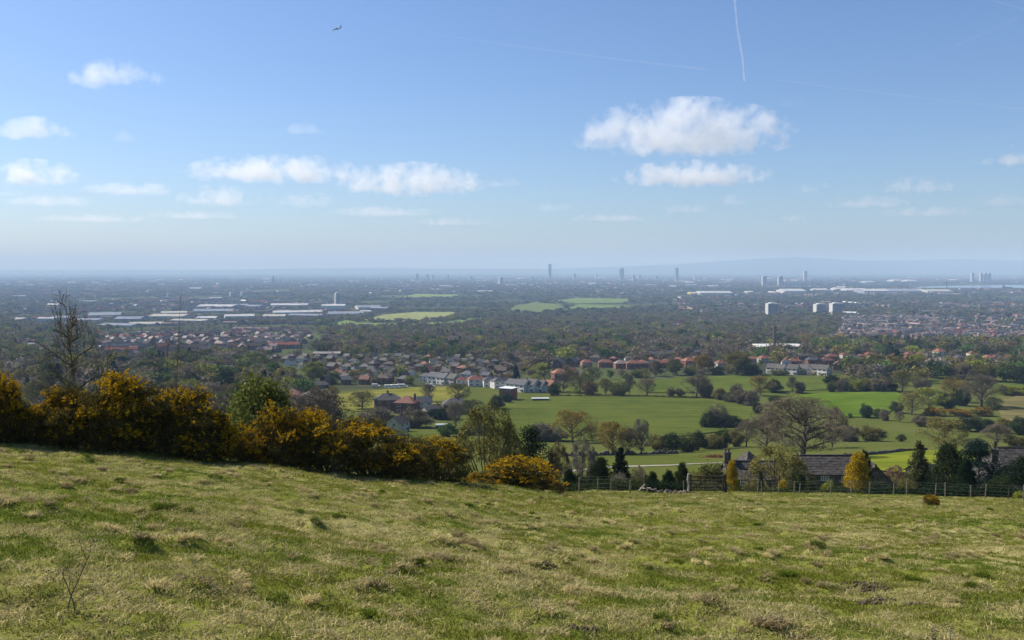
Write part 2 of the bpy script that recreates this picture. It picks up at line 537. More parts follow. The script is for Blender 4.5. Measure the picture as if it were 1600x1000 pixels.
def make_grass():
    var = [blades(i, 44, 0.12, 0.012, 0.045, 0.0048, 0.9) for i in range(3)]                    # short sward
    var += [blades(10 + i, 30, 0.10, 0.025, 0.075, 0.0050, 1.5, 0.6) for i in range(3)]            # lying straw
    var += [blades(20 + i, 110, 0.10, 0.04, 0.13, 0.0060, 1.4, 0.3) for i in range(2)]            # tussock
    var += [blades(30 + i, 46, 0.30, 0.025, 0.065, 0.008, 1.1) for i in range(2)]               # coarse sward for further off
    P_, R_, S_, I_, C_ = [], [], [], [], []
    def add(X, Y, sc, idx, tint):
        n = len(X)
        P_.append(np.stack([X, Y, pasture_z(X, Y)], 1))
        R_.append(np.stack([rng.normal(0, .08, n), rng.normal(0, .08, n), rng.uniform(0, 6.28, n)], 1))
        S_.append(np.stack([sc, sc, sc * rng.uniform(.7, 1.3, n)], 1)); I_.append(idx); C_.append(tint)
    green = np.array([0.185, 0.205, 0.030]); lush = np.array([0.125, 0.175, 0.022]); straw = np.array([0.52, 0.44, 0.21]); brown = np.array([0.34, 0.275, 0.14])
    for y0, y1, dens, coarse in ((4.5, 14, 150, 0), (14, 26, 80, 0), (26, 63, 22, 1)):
        n = int(dens * 0.66 * (y1 ** 2 - y0 ** 2))
        Y = np.sqrt(rng.uniform(y0 ** 2, y1 ** 2, n)); u = rng.uniform(-0.66, 0.66, n)
        k = Y < edge_dist(u) + 1.2
        Y, u = Y[k], u[k]; X = u * Y; n = len(X)
        s = fbm(X / 1.3, Y / 1.0, 2, 4) * 0.42 + fbm(X / 6.0, Y / 6.0, 6, 2) * 0.18 + fbm(X / 0.42, Y / 0.36, 4, 2) * 0.40
        dry = np.clip((s - 0.44) / 0.16, 0, 1) * 0.85 + 0.04
        is_straw = rng.random(n) < dry * 0.78
        lu = np.clip((fbm(X / 2.2 + 40, Y / 2.2, 9, 3) - 0.5) / 0.15, 0, 1)[:, None]
        c = green * (1 - lu) + lush * lu
        c = c * (1 - 0.42 * dry[:, None]) + straw * 0.42 * dry[:, None]
        cs = straw * (0.65 + 0.5 * rng.random((n, 1)))
        c = np.where(is_straw[:, None], cs, c * (0.75 + 0.5 * rng.random((n, 1))))
        if coarse: idx = np.where(is_straw, rng.integers(3, 6, n), rng.integers(8, 10, n)); sc = np.where(is_straw, rng.uniform(1.2, 2.0, n), rng.uniform(.8, 1.3, n))
        else: idx = np.where(is_straw, rng.integers(3, 6, n), rng.integers(0, 3, n)); sc = rng.uniform(.7, 1.35, n)
        add(X, Y, sc, idx, np.concatenate([c, np.ones((n, 1))], 1))
    for tx, ty, h, r, q in tus:                                                                 # tussock crests
        n = int(rng.integers(6, 11)) if r > .22 else int(rng.integers(2, 5))
        X = tx + rng.normal(0, r * .6, n); Y = ty + rng.normal(0, r * .45, n)
        c = (straw * rng.uniform(.75, 1.2) if q < .66 else (brown if q < .82 else lush * 0.8)) * (0.75 + .5 * rng.random((n, 1)))
        add(X, Y, rng.uniform(.55, 1.15, n) * (0.7 + r), rng.integers(6, 8, n), np.concatenate([c, np.ones((n, 1))], 1))
    scatter('grass', np.concatenate(P_), np.concatenate(R_), np.concatenate(S_), np.concatenate(I_), np.concatenate(C_), var,
            'short green and straw grass with dry tussocks covering the pasture', 'grass')


make_grass()


# ------------------------------------------------------------------ plants: shapes
def tubes(segs, sides=5):
    """tapered tubes for (p0, p1, r0, r1) rows"""
    S = np.array(segs, float)
    p, q, r0, r1 = S[:, 0:3], S[:, 3:6], S[:, 6], S[:, 7]
    d = q - p; d /= np.linalg.norm(d, axis=1, keepdims=True) + 1e-9
    ref = np.where(np.abs(d[:, 2:3]) > 0.9, [[1.0, 0, 0]], [[0, 0, 1.0]])
    a = np.cross(d, ref); a /= np.linalg.norm(a, axis=1, keepdims=True) + 1e-9
    b = np.cross(d, a)
    n = len(S); V = np.zeros((n, 2 * sides, 3))
    for k in range(sides):
        t = 2 * math.pi * k / sides
        o = a * math.cos(t) + b * math.sin(t)
        V[:, k] = p + o * r0[:, None]; V[:, sides + k] = q + o * r1[:, None]
    base = np.arange(n)[:, None] * 2 * sides
    f = np.concatenate([base + np.array([[k, (k + 1) % sides, sides + (k + 1) % sides, sides + k]]) for k in range(sides)])
    return V.reshape(-1, 3), f


def grow(r, p, d, length, rad, level, prm, segs, tips):
    n = prm['n'][level]; step = length / n
    taper = prm.get('taper', 0.55)
    for i in range(n):
        w = prm['wob'][level]
        d = (d + Vector((r.gauss(0, w), r.gauss(0, w), r.gauss(0, w) + prm['lift'][level]))).normalized()
        q = p + d * step
        ra = rad * (1 - (1 - taper) * i / n); rb = rad * (1 - (1 - taper) * (i + 1) / n)
        segs.append((p.x, p.y, p.z, q.x, q.y, q.z, ra, rb, level))
        if level < prm['levels'] and (i + 1) / n >= prm['start'][level]:
            for _ in range(prm['kids'][level]):
                ang = math.radians(r.uniform(*prm['ang'][level])); az = r.uniform(0, 2 * math.pi)
                a = d.orthogonal().normalized(); b = d.cross(a)
                nd = d * math.cos(ang) + (a * math.cos(az) + b * math.sin(az)) * math.sin(ang)
                grow(r, q, nd, length * r.uniform(*prm['len'][level]) * (1 - 0.35 * i / n), rb * prm['rk'], level + 1, prm, segs, tips)
        p = q
    tips.append((p.x, p.y, p.z))


def leaf_quads(r, C, size, aspect=0.6):
    n = len(C)
    a = r.normal(size=(n, 3)); a /= np.linalg.norm(a, axis=1, keepdims=True)
    b = np.cross(a, r.normal(size=(n, 3))); b /= np.linalg.norm(b, axis=1, keepdims=True) + 1e-9
    s = (size * r.uniform(.6, 1.4, n))[:, None]
    V = np.stack([C - a * s, C - b * s * aspect, C + a * s, C + b * s * aspect], 1)
    return V.reshape(-1, 3), np.arange(4 * n).reshape(n, 4)


SPEC = {   # crown centre height, lowest crown height, limbs, children per level, leaves per tip, leaf size, leaf spread
    'bare': dict(c=.54, lo=.12, n=(17, 7, 7, 6), leaf=(0, 0, 0)), 'budding': dict(c=.54, lo=.10, n=(16, 6, 4, 3), leaf=(3, .013, .022)), 'leafy': dict(c=.53, lo=.08, n=(15, 6, 3, 3), leaf=(9, .019, .035)),
    'bush': dict(c=.45, lo=.0, n=(12, 6, 4, 3), leaf=(11, .023, .05)), 'twiggy': dict(c=.48, lo=.0, n=(14, 7, 7, 5), leaf=(3, .010, .022)),
    'sapling': dict(c=.5, lo=.0, n=(24, 5, 3, 2), leaf=(0, 0, 0)), 'stems': dict(c=.5, lo=.0, n=(5, 5, 3, 2), leaf=(0, 0, 0))}


def make_tree(kind, seed):
    """(trunk mesh, crown mesh) of unit height and width: limbs reach into a rounded, lumpy crown"""
    sp = SPEC[kind]; q = np.random.default_rng(seed)
    c, lo = sp['c'], sp['lo']; shrub = kind in ('bush', 'twiggy', 'stems')
    big, small, tips = [], [], []
    def lim(p):
        """keep a point inside the lumpy crown"""
        d = p - np.array([0, 0, c]); v = d / np.array([.5, .5, (1 - c) if d[2] > 0 else max(c - lo, .1)])
        if kind in ('sapling', 'stems'): return p
        r = np.linalg.norm(v) + 1e-6; a = math.atan2(d[1], d[0])
        m = (.70 if kind != 'bush' else .58) + (.46 if kind != 'bush' else .66) * float(vn(a * 1.3 + 10 + seed, v[2] / r * 2.2 + 5, 4))
        return p if r < m else np.array([0, 0, c]) + d * (m / r)
    def curve(a, b, r0, r1, n, out, up):
        m = a + (b - a) * .5 + np.array([0, 0, up * np.linalg.norm(b - a)]) + q.normal(0, .05, 3) * np.linalg.norm(b - a)
        pts = [a * (1 - t) ** 2 + 2 * m * t * (1 - t) + b * t * t for t in np.linspace(0, 1, n + 1)]
        for i in range(n):
            ra = r0 + (r1 - r0) * i / n; rb = r0 + (r1 - r0) * (i + 1) / n
            out.append((*pts[i], *pts[i + 1], ra, rb))
        return pts
    lead = np.array([q.normal(0, .02), q.normal(0, .02), .8 if not shrub else .08])
    th = .026 if not shrub else .02
    if kind == 'sapling': lead = np.array([-.17, 0, .95]); th = .02
    tr = curve(np.zeros(3), lead, th, th * (.22 if not shrub else .6), 6, big, .02)
    n1 = sp['n'][0]; R = (.0115, .0052, .0025, .0014)
    if kind in ('sapling', 'stems'): R = (.0058, .0036, .0023, .0015)
    if kind == 'twiggy': R = (.012, .0068, .0042, .0027)
    for k in range(n1):
        az = 2 * math.pi * (k * .618 + q.uniform(-.06, .06)); f = (k + .5) / n1
        st = tr[min(5, int(1.4 + 4.4 * f ** 1.2))] if not shrub else np.array([.03 * math.cos(az), .03 * math.sin(az), .01])
        if kind == 'sapling':
            g_ = 1.7 + 4.2 * f; st = tr[int(g_)] + (tr[int(g_) + 1] - tr[int(g_)]) * (g_ - int(g_))
        ph = q.uniform(-.3, .3) - .35 + f * 1.6
        e = np.array([0, 0, c]) + np.array([math.cos(az) * math.cos(ph) * .5, math.sin(az) * math.cos(ph) * .5, math.sin(ph) * ((1 - c) if ph > 0 else c - lo)]) * q.uniform(.62, .8)
        if kind == 'sapling': e = st + np.array([math.cos(az) * .44, math.sin(az) * .44, .13]) * q.uniform(.45, 1.15) * (1.1 - .8 * f)
        if kind == 'stems': e = np.array([math.cos(az) * .34 * q.uniform(.3, 1), math.sin(az) * .3, q.uniform(.7, 1.0)])
        p1 = curve(st, e, R[0] * (1.15 - .5 * f), R[1], 5, big, .10)
        for _ in range(sp['n'][1]):
            b = p1[q.integers(1, 6)]; o = b - np.array([0, 0, c * .75]); o /= np.linalg.norm(o) + 1e-6
            sc = .55 if kind in ('sapling', 'stems') else 1
            e2 = lim(b + (o * .10 + q.normal(0, .105, 3) + np.array([0, 0, .05])) * sc)
            p2 = curve(b, e2, R[1], R[2], 3, small, .08)
            for _ in range(sp['n'][2]):
                b3 = p2[q.integers(1, 4)]; e3 = lim(b3 + (o * .05 + q.normal(0, .062, 3) + np.array([0, 0, .03])) * sc)
                p3 = curve(b3, e3, R[2], R[3], 2, small, .05)
                tips.append(e3)
                for _ in range(sp['n'][3]):
                    b4 = p3[q.integers(1, 3)]; e4 = lim(b4 + (o * .03 + q.normal(0, .04, 3) + np.array([0, 0, .015])) * sc)
                    small.append((*b4, *e4, R[3], R[3] * .6)); tips.append(e4)
    tv, tf = tubes(big, 6)
    trunk = mk('trunk', tv, tf, [M['bark']], smooth=True)
    v, f = tubes(small, 3); cv, cf = [v], [f]
    m, size, spread = sp['leaf']
    if m:
        T = np.array(tips)
        keep = fbm(T[:, 0] * 5 + seed + T[:, 1] * 3, T[:, 2] * 5, 1, 2) > (.30 if kind in ('leafy', 'bush') else .2)
        T = T[keep]
        if len(T) * m > 9500: T = T[q.choice(len(T), 9500 // m, False)]
        C = np.repeat(T, m, 0) + q.normal(0, spread, (len(T) * m, 3)); C[:, 2] = np.maximum(C[:, 2], .015)
        v2, f2 = leaf_quads(q, C, size); cv.append(v2); cf.append(f2 + len(v))
    crown = mk('crown', np.concatenate(cv), np.concatenate(cf), [M['leaf'] if kind in ('leafy', 'bush') else M['twig']])
    return trunk, crown


def make_conifer(kind, seed):
    """upright conifers: cone (broad spruce), column (cypress), pine (irregular dark crown)"""
    q = np.random.default_rng(seed)
    S = [(0, 0, 0, 0, 0, .95, .022, .004)]
    C = []
    if kind == 'cone':
        for z in np.linspace(.08, .97, 26):
            R = .5 * (1 - z) ** .85 + .02
            for k in range(int(7 + 9 * (1 - z))):
                a = q.uniform(0, 6.28); L = R * q.uniform(.65, 1.1)
                e = np.array([L * math.cos(a), L * math.sin(a), z - .12 * L + q.normal(0, .01)])
                S.append((0, 0, z, *e, .005, .002))
                t = q.uniform(.1, 1, 34)[:, None]
                C.append(np.array([0, 0, z]) * (1 - t) + e * t + q.normal(0, .018, (34, 3)) - np.array([0, 0, .012]))
        size = .021
    elif kind == 'column':
        def R_(z): return .5 * (1 - z ** 2.4) ** .85 * min(1, .62 + z * 1.9)
        for k in range(150):
            z = q.random() ** .85 * .96; a = q.uniform(0, 6.28); R = R_(z) * q.uniform(.55, 1.02)
            cc = np.array([R * math.cos(a), R * math.sin(a), z])
            C.append(cc + q.normal(0, 1, (46, 3)) * np.array([.055, .055, .028]) + np.array([0, 0, .03]) * q.random((46, 1)))
        z = q.random(4200) * .93; a = q.uniform(0, 6.28, 4200); rr = np.array([R_(t) for t in z]) * .86 * np.sqrt(q.random(4200))
        C.append(np.stack([rr * np.cos(a), rr * np.sin(a), z], 1))
        size = .022
    else:
        for k in range(46):
            z = q.uniform(.18, .95); a = q.uniform(0, 6.28)
            R = .5 * min(1, (1.05 - z) * 1.5) * q.uniform(.35, 1)
            c = np.array([R * math.cos(a), R * math.sin(a), z])
            S.append((0, 0, max(z - .15, .05), *c, .009, .003))
            C.append(c + q.normal(0, 1, (210, 3)) * np.array([.075, .075, .035]))
        size = .015
    tv, tf = tubes(S, 5)
    C = np.concatenate(C); C[:, 2] = np.maximum(C[:, 2], .01)
    v, f = leaf_quads(q, C, size, .45)
    return mk('trunk', tv, tf, [M['bark']], smooth=True), mk('crown', v, f, [M['leaf']])


def make_gorse(seed):
    """stems, spiny foliage and flower meshes of unit height"""
    q = np.random.default_rng(seed)
    L = []                                           # lobes that build a lumpy outline, down to the ground
    for k in range(40):
        a = q.uniform(0, 6.28); R = .43 * math.sqrt(q.random()); z = q.uniform(.06, .9 - .75 * R * R / .18 * .5)
        L.append((R * math.cos(a), R * math.sin(a), z, q.uniform(.09, .17)))
    S, leaf, flow = [], [], []
    for (x, y, z, s) in L:
        S.append((x * .25, y * .25, 0, x * .7, y * .7, z * .6, .010, .007)); S.append((x * .7, y * .7, z * .6, x, y, z, .007, .003))
        n = 80
        d = q.normal(size=(n, 3)); d[:, 2] = np.abs(d[:, 2]) * .75 + .25 * d[:, 2]; d /= np.linalg.norm(d, axis=1, keepdims=True)
        base = np.array([x, y, z]) + d * s * .3
        tip = np.array([x, y, z]) + d * (s * q.uniform(.7, 1.4, n))[:, None]
        for i in range(n):
            t = q.uniform(0, 1, 9)[:, None]
            leaf.append(base[i] * (1 - t) + tip[i] * t + q.normal(0, .010, (9, 3)))
        bloom = q.random() * (.42 + .75 * z)         # whole lobes bloom or stay drab
        pr = np.clip((bloom - .28) * 2.0, .02, .62)
        fl = np.where((d[:, 2] > -.1) & (q.random(n) < pr))[0]
        for i in fl:
            t = q.uniform(.66, 1.06, 12)[:, None]
            flow.append(base[i] * (1 - t) + tip[i] * t + q.normal(0, .009, (12, 3)))
    n = 7000; a = q.uniform(0, 6.28, n); z = q.random(n) * .6; rr = (.40 + .12 * vn(a * 2, z * 6, 2)) * np.sqrt(q.uniform(.55, 1, n)) * np.where(z > .3, 1 - (z - .3) * 1.1, 1)
    leaf.append(np.stack([rr * np.cos(a), rr * np.sin(a), z], 1))
    tv, tf = tubes(S, 5)
    lc = np.concatenate(leaf); lc[:, 2] = np.maximum(lc[:, 2], .005)
    v, f = leaf_quads(q, lc, .012, .45); v2, f2 = leaf_quads(q, np.concatenate(flow), .0105, .75)
    return (mk('stems', tv, tf, [M['bark']]), mk('foliage', v, f, [M['gorse_leaf']]), mk('flowers', v2, f2, [M['gorse_flower']]))


SHAPES = {}
for kd, cnt in (('bare', 3), ('budding', 3), ('leafy', 3), ('bush', 3), ('twiggy', 2), ('sapling', 1), ('stems', 1)):
    SHAPES[kd] = [make_tree(kd, 100 + 17 * i + len(kd)) for i in range(cnt)]
for kd, cnt in (('cone', 2), ('column', 2), ('pine', 2)):
    SHAPES[kd] = [make_conifer(kd, 300 + i) for i in range(cnt)]
GORSE = [make_gorse(500 + i) for i in range(4)]

COLS = dict(bare=(0.165, 0.135, 0.095), grey=(0.19, 0.17, 0.14), olive=(0.18, 0.158, 0.05), orange=(0.225, 0.16, 0.042), yellow=(0.24, 0.25, 0.04),
            green=(0.085, 0.135, 0.03), mid=(0.125, 0.135, 0.05), dark=(0.045, 0.062, 0.026), conifer=(0.020, 0.036, 0.018), golden=(0.40, 0.275, 0.02), blue=(0.026, 0.048, 0.038),
            hawthorn=(0.15, 0.165, 0.045), white=(0.26, 0.25, 0.2), red=(0.19, 0.12, 0.08))
LOOK = dict(bare='bare brown', grey='bare grey', olive='olive budding', orange='orange-brown budding', yellow='yellow-green', green='fresh green', mid='dull green', dark='dark green',
            conifer='dark evergreen', golden='golden yellow', blue='blue-green', white='pale blossoming', red='reddish bare')
TREES = []                    # for keeping the auto scattered trees out of the way
_tn = [0]


def plant(name, kind, p, h, w, colour, label, cat, group=None, variant=None):
    _tn[0] += 1
    tr, cr = SHAPES[kind][(_tn[0] if variant is None else variant) % len(SHAPES[kind])]
    e = link(name, None, loc=(p[0], p[1], p[2] - 0.05), rz=random.uniform(0, 6.28) if kind != 'sapling' else 0.0, scale=(w * random.uniform(.9, 1.1), w * random.uniform(.85, 1.15), h))
    tag(e, label, cat, group)
    link('trunk', tr, e)
    c = COLS[colour]; j = random.uniform(.85, 1.15)
    link('crown', cr, e, color=tuple(x * j for x in c))
    TREES.append((p[0], p[1], w * .5))
    return e


def plant_px(name, kind, px, top, w_px, colour, label, cat, Y=None, base=None, group=None, variant=None):
    p = col_at(px, Y) if Y else G(px, base, 150)
    h = ray(px, top, p.y).z - p.z
    return plant(name, kind, p, max(h, .5), w_px * p.y / F, colour, label, cat, group, variant)


# ------------------------------------------------------------------ gorse along the near edge
gorse_list = [(-70, 590, 110, 0), (2, 562, 66, 1), (48, 626, 70, 2), (100, 606, 84, 3), (160, 576, 118, 0), (222, 590, 112, 1), (288, 602, 112, 2), (338, 640, 76, 3), (392, 664, 70, 1),
              (440, 626, 84, 2), (512, 634, 116, 0), (578, 656, 104, 3), (634, 674, 92, 1), (688, 680, 82, 2), (752, 736, 44, 3), (812, 713, 92, 0), (856, 744, 48, 2)]
gl = ['flowering gorse mostly outside the left edge of the picture', 'tall dark-stemmed gorse with bright yellow crown at the left picture edge',
      'low gorse filling the gap beside the left-edge gorse', 'gorse just left of the highest domed gorse', 'highest domed gorse, below the tall bare tree', 'broad yellow gorse adjoining the highest dome on its right',
      'dense gorse below the three-stemmed bare tree', 'low gorse left of the pale green hawthorn', 'small bright gorse in front of the green hawthorn', 'gorse just right of the green hawthorn',
      'widest brilliant yellow gorse in the middle of the thicket', 'sloping gorse right of the widest yellow gorse', 'gorse in front of the pale roofed shed', 'last tall gorse before the bare bush gap',
      'small low gorse in front of the bare thicket', 'rounded golden gorse standing alone in front of the dark pine', 'small gorse at the right end of the row beside the first fence post']
for (px, top, wpx, v), lb in zip(gorse_list, gl):
    u = (px - 800) / F
    Y = float(edge_dist(u)) + 0.9
    p = col_at(px, Y)
    h = ray(px, top, Y).z - p.z
    w = wpx * 1.22 * Y / F
    e = tag(link('gorse_bush', None, loc=(p.x, p.y, p.z - .08), rz=random.uniform(0, 6.28), scale=(w, w * 1.05, h * (1.14 if px != 812 else 1.3))), lb, 'gorse', 'gorse thicket along the pasture edge')
    for nm, me in zip(('stems', 'foliage', 'flowers'), GORSE[v]):
        link(nm, me, e)
p = G(1455, 793); p.z = float(pasture_z(np.array([p.x]), np.array([p.y]))[0])
e = tag(link('gorse_bush', None, loc=p, scale=(.82, .82, .72)), 'tiny lone gorse bush standing in the open pasture before the fence', 'gorse')
for nm, me in zip(('stems', 'foliage', 'flowers'), GORSE[1]): link(nm, me, e)
for i, (px, by, hp, wp) in enumerate(((1462, 650, 13, 36), (1500, 651, 12, 38), (1535, 650, 13, 34))):
    p = G(px, by, 150); s = p.y / F
    e = tag(link('gorse_bush', None, loc=p, scale=(wp * s, wp * s, hp * s * 1.3)), '%s of three distant gorse patches from the left, beyond the cottages' % nth(i), 'gorse', 'distant gorse patches')
    for nm, me in zip(('stems', 'foliage', 'flowers'), GORSE[i]): link(nm, me, e)

# ------------------------------------------------------------------ trees one can tell apart
# near ones, each with its depth
near = [
    ('bare_tree', 'sapling', 140, 490, 150, 'bare', 44, 'tall thin bare tree rising above the highest gorse', 'tree'),
    ('bare_tree', 'stems', 268, 490, 92, 'bare', 47, 'bare tree of three slim stems behind the gorse', 'tree'),
    ('hawthorn', 'bush', 410, 590, 140, 'hawthorn', 37, 'hawthorn with fresh olive-green leaves rising between gorse bushes', 'tree'),
    ('bare_bush', 'twiggy', 764, 632, 118, 'olive', 82, 'large twiggy olive bush left of the dark pine', 'bush'),
    ('pine_tree', 'pine', 825, 664, 104, 'conifer', 84, 'spreading dark pine behind the rounded golden gorse', 'tree'),
    ('bare_bush', 'twiggy', 872, 690, 46, 'red', 84, 'thin reddish bare bush right of the spreading pine', 'bush'),
    ('cypress', 'column', 890, 732, 30, 'conifer', 76, 'small dark cypress behind the first fence post', 'tree'),
    ('bare_bush', 'twiggy', 912, 686, 56, 'grey', 92, 'grey twiggy bush standing among small cypresses', 'bush'),
    ('cypress', 'column', 937, 714, 44, 'dark', 80, 'dark cypress with a brownish top right of the grey bush', 'tree'),
    ('spruce', 'cone', 969, 698, 66, 'conifer', 88, 'dark pointed spruce left of the wooden stile', 'tree'),
    ('shrub', 'bush', 966, 740, 30, 'grey', 70, 'silvery shrub in front of the pointed spruce', 'bush'),
    ('cypress', 'column', 1019, 736, 28, 'dark', 72, 'short clipped cypress just right of the stile', 'tree'),
    ('cypress', 'column', 1044, 734, 28, 'conifer', 72, 'middle dark cypress between stile and gate', 'tree'),
    ('cypress', 'column', 1066, 722, 30, 'dark', 74, 'taller dark cypress next to the left gate post', 'tree'),
    ('shrub', 'bush', 1106, 726, 62, 'mid', 86, 'broad green shrub behind the field gate', 'bush'),
    ('golden_cypress', 'column', 1143, 719, 27, 'golden', 84, 'narrow golden cypress at the gable end of the cottage', 'tree'),
    ('cypress', 'column', 1188, 736, 13, 'dark', 84, 'slim dark cypress before the cottage between window and bare tree', 'tree'),
    ('rounded_tree', 'twiggy', 1216, 697, 112, 'olive', 100, 'rounded twiggy olive tree hiding the middle of the cottage', 'tree'),
    ('shrub', 'bush', 1222, 748, 16, 'golden', 74, 'small golden shrub under the rounded twiggy tree', 'bush'),
    ('shrub', 'bush', 1247, 734, 28, 'dark', 82, 'dark shrub at the left end of the long slate roof', 'bush'),
    ('shrub', 'bush', 1270, 752, 30, 'dark', 78, 'dark hedge shrub below the leftmost window of the long building', 'bush'),
    ('shrub', 'bush', 1294, 750, 28, 'yellow', 76, 'yellow-green shrub below the middle cottage window', 'bush'),
    ('shrub', 'bush', 1316, 757, 34, 'dark', 78, 'low dark shrub left of the big golden cypress', 'bush'),
    ('golden_cypress', 'column', 1340, 706, 46, 'golden', 92, 'big golden cypress in front of the long slate roof', 'tree'),
    ('cypress', 'column', 1349, 704, 30, 'conifer', 96, 'dark cypress peeking out behind the big golden cypress', 'tree'),
    ('bare_bush', 'twiggy', 1397, 727, 40, 'red', 150, 'pinkish bare shrub beside the dark gable', 'bush'),
    ('shrub', 'bush', 1413, 748, 34, 'olive', 78, 'olive shrub at the foot of the open spruce', 'bush'),
    ('spruce', 'cone', 1434, 688, 84, 'mid', 90, 'open green spruce with drooping branches in the cottage garden', 'tree'),
    ('cypress', 'column', 1481, 692, 74, 'dark', 98, 'tall broad dark cypress right of the open spruce', 'tree'),
    ('pine_tree', 'pine', 1528, 688, 100, 'blue', 100, 'blue-green pine right of the broad dark cypress', 'tree'),
    ('pine_tree', 'pine', 1592, 712, 78, 'conifer', 92, 'dark pine cut by the right edge of the picture', 'tree'),
    ('shrub', 'bush', 1592, 768, 18, 'yellow', 66, 'small yellow-green shrub behind the last fence posts', 'bush'),
    ('bush', 'bush', 905, 742, 40, 'dark', 80, 'dark rounded bush between the two leftmost cypresses', 'bush'),
    ('bush', 'bush', 952, 738, 40, 'olive', 84, 'olive bush between brownish cypress and spruce', 'bush'),
    ('bush', 'bush', 992, 744, 34, 'mid', 82, 'dull green bush right of the pointed spruce', 'bush'),
    ('bush', 'twiggy', 1000, 728, 44, 'bare', 96, 'bare brown bush behind the stile', 'bush'),
    ('bush', 'bush', 1090, 738, 40, 'olive', 84, 'olive bush over the left half of the gate', 'bush'),
    ('bush', 'bush', 1172, 752, 26, 'olive', 76, 'low olive bush before the first cottage window', 'bush'),
    ('bush', 'bush', 1372, 752, 40, 'dark', 88, 'dark bush in front of the dark gable wing', 'bush'),
    ('cypress', 'column', 1508, 716, 34, 'conifer', 92, 'narrow dark cypress between broad cypress and blue-green pine', 'tree'),
    ('bush', 'bush', 1560, 744, 44, 'dark', 84, 'dark bush in front of the right-hand cottage gable', 'bush'),
    ('shrub', 'bush', 1455, 752, 30, 'conifer', 82, 'low dark shrub between open spruce and broad cypress', 'bush'),
    ('shrub', 'bush', 1505, 754, 34, 'conifer', 84, 'low dark shrub between broad cypress and blue-green pine', 'bush'),
]
for nm, kd, px, top, w, c, Y, lb, ct in near:
    plant_px(nm, kd, px, top, w, c, lb, ct, Y=Y)

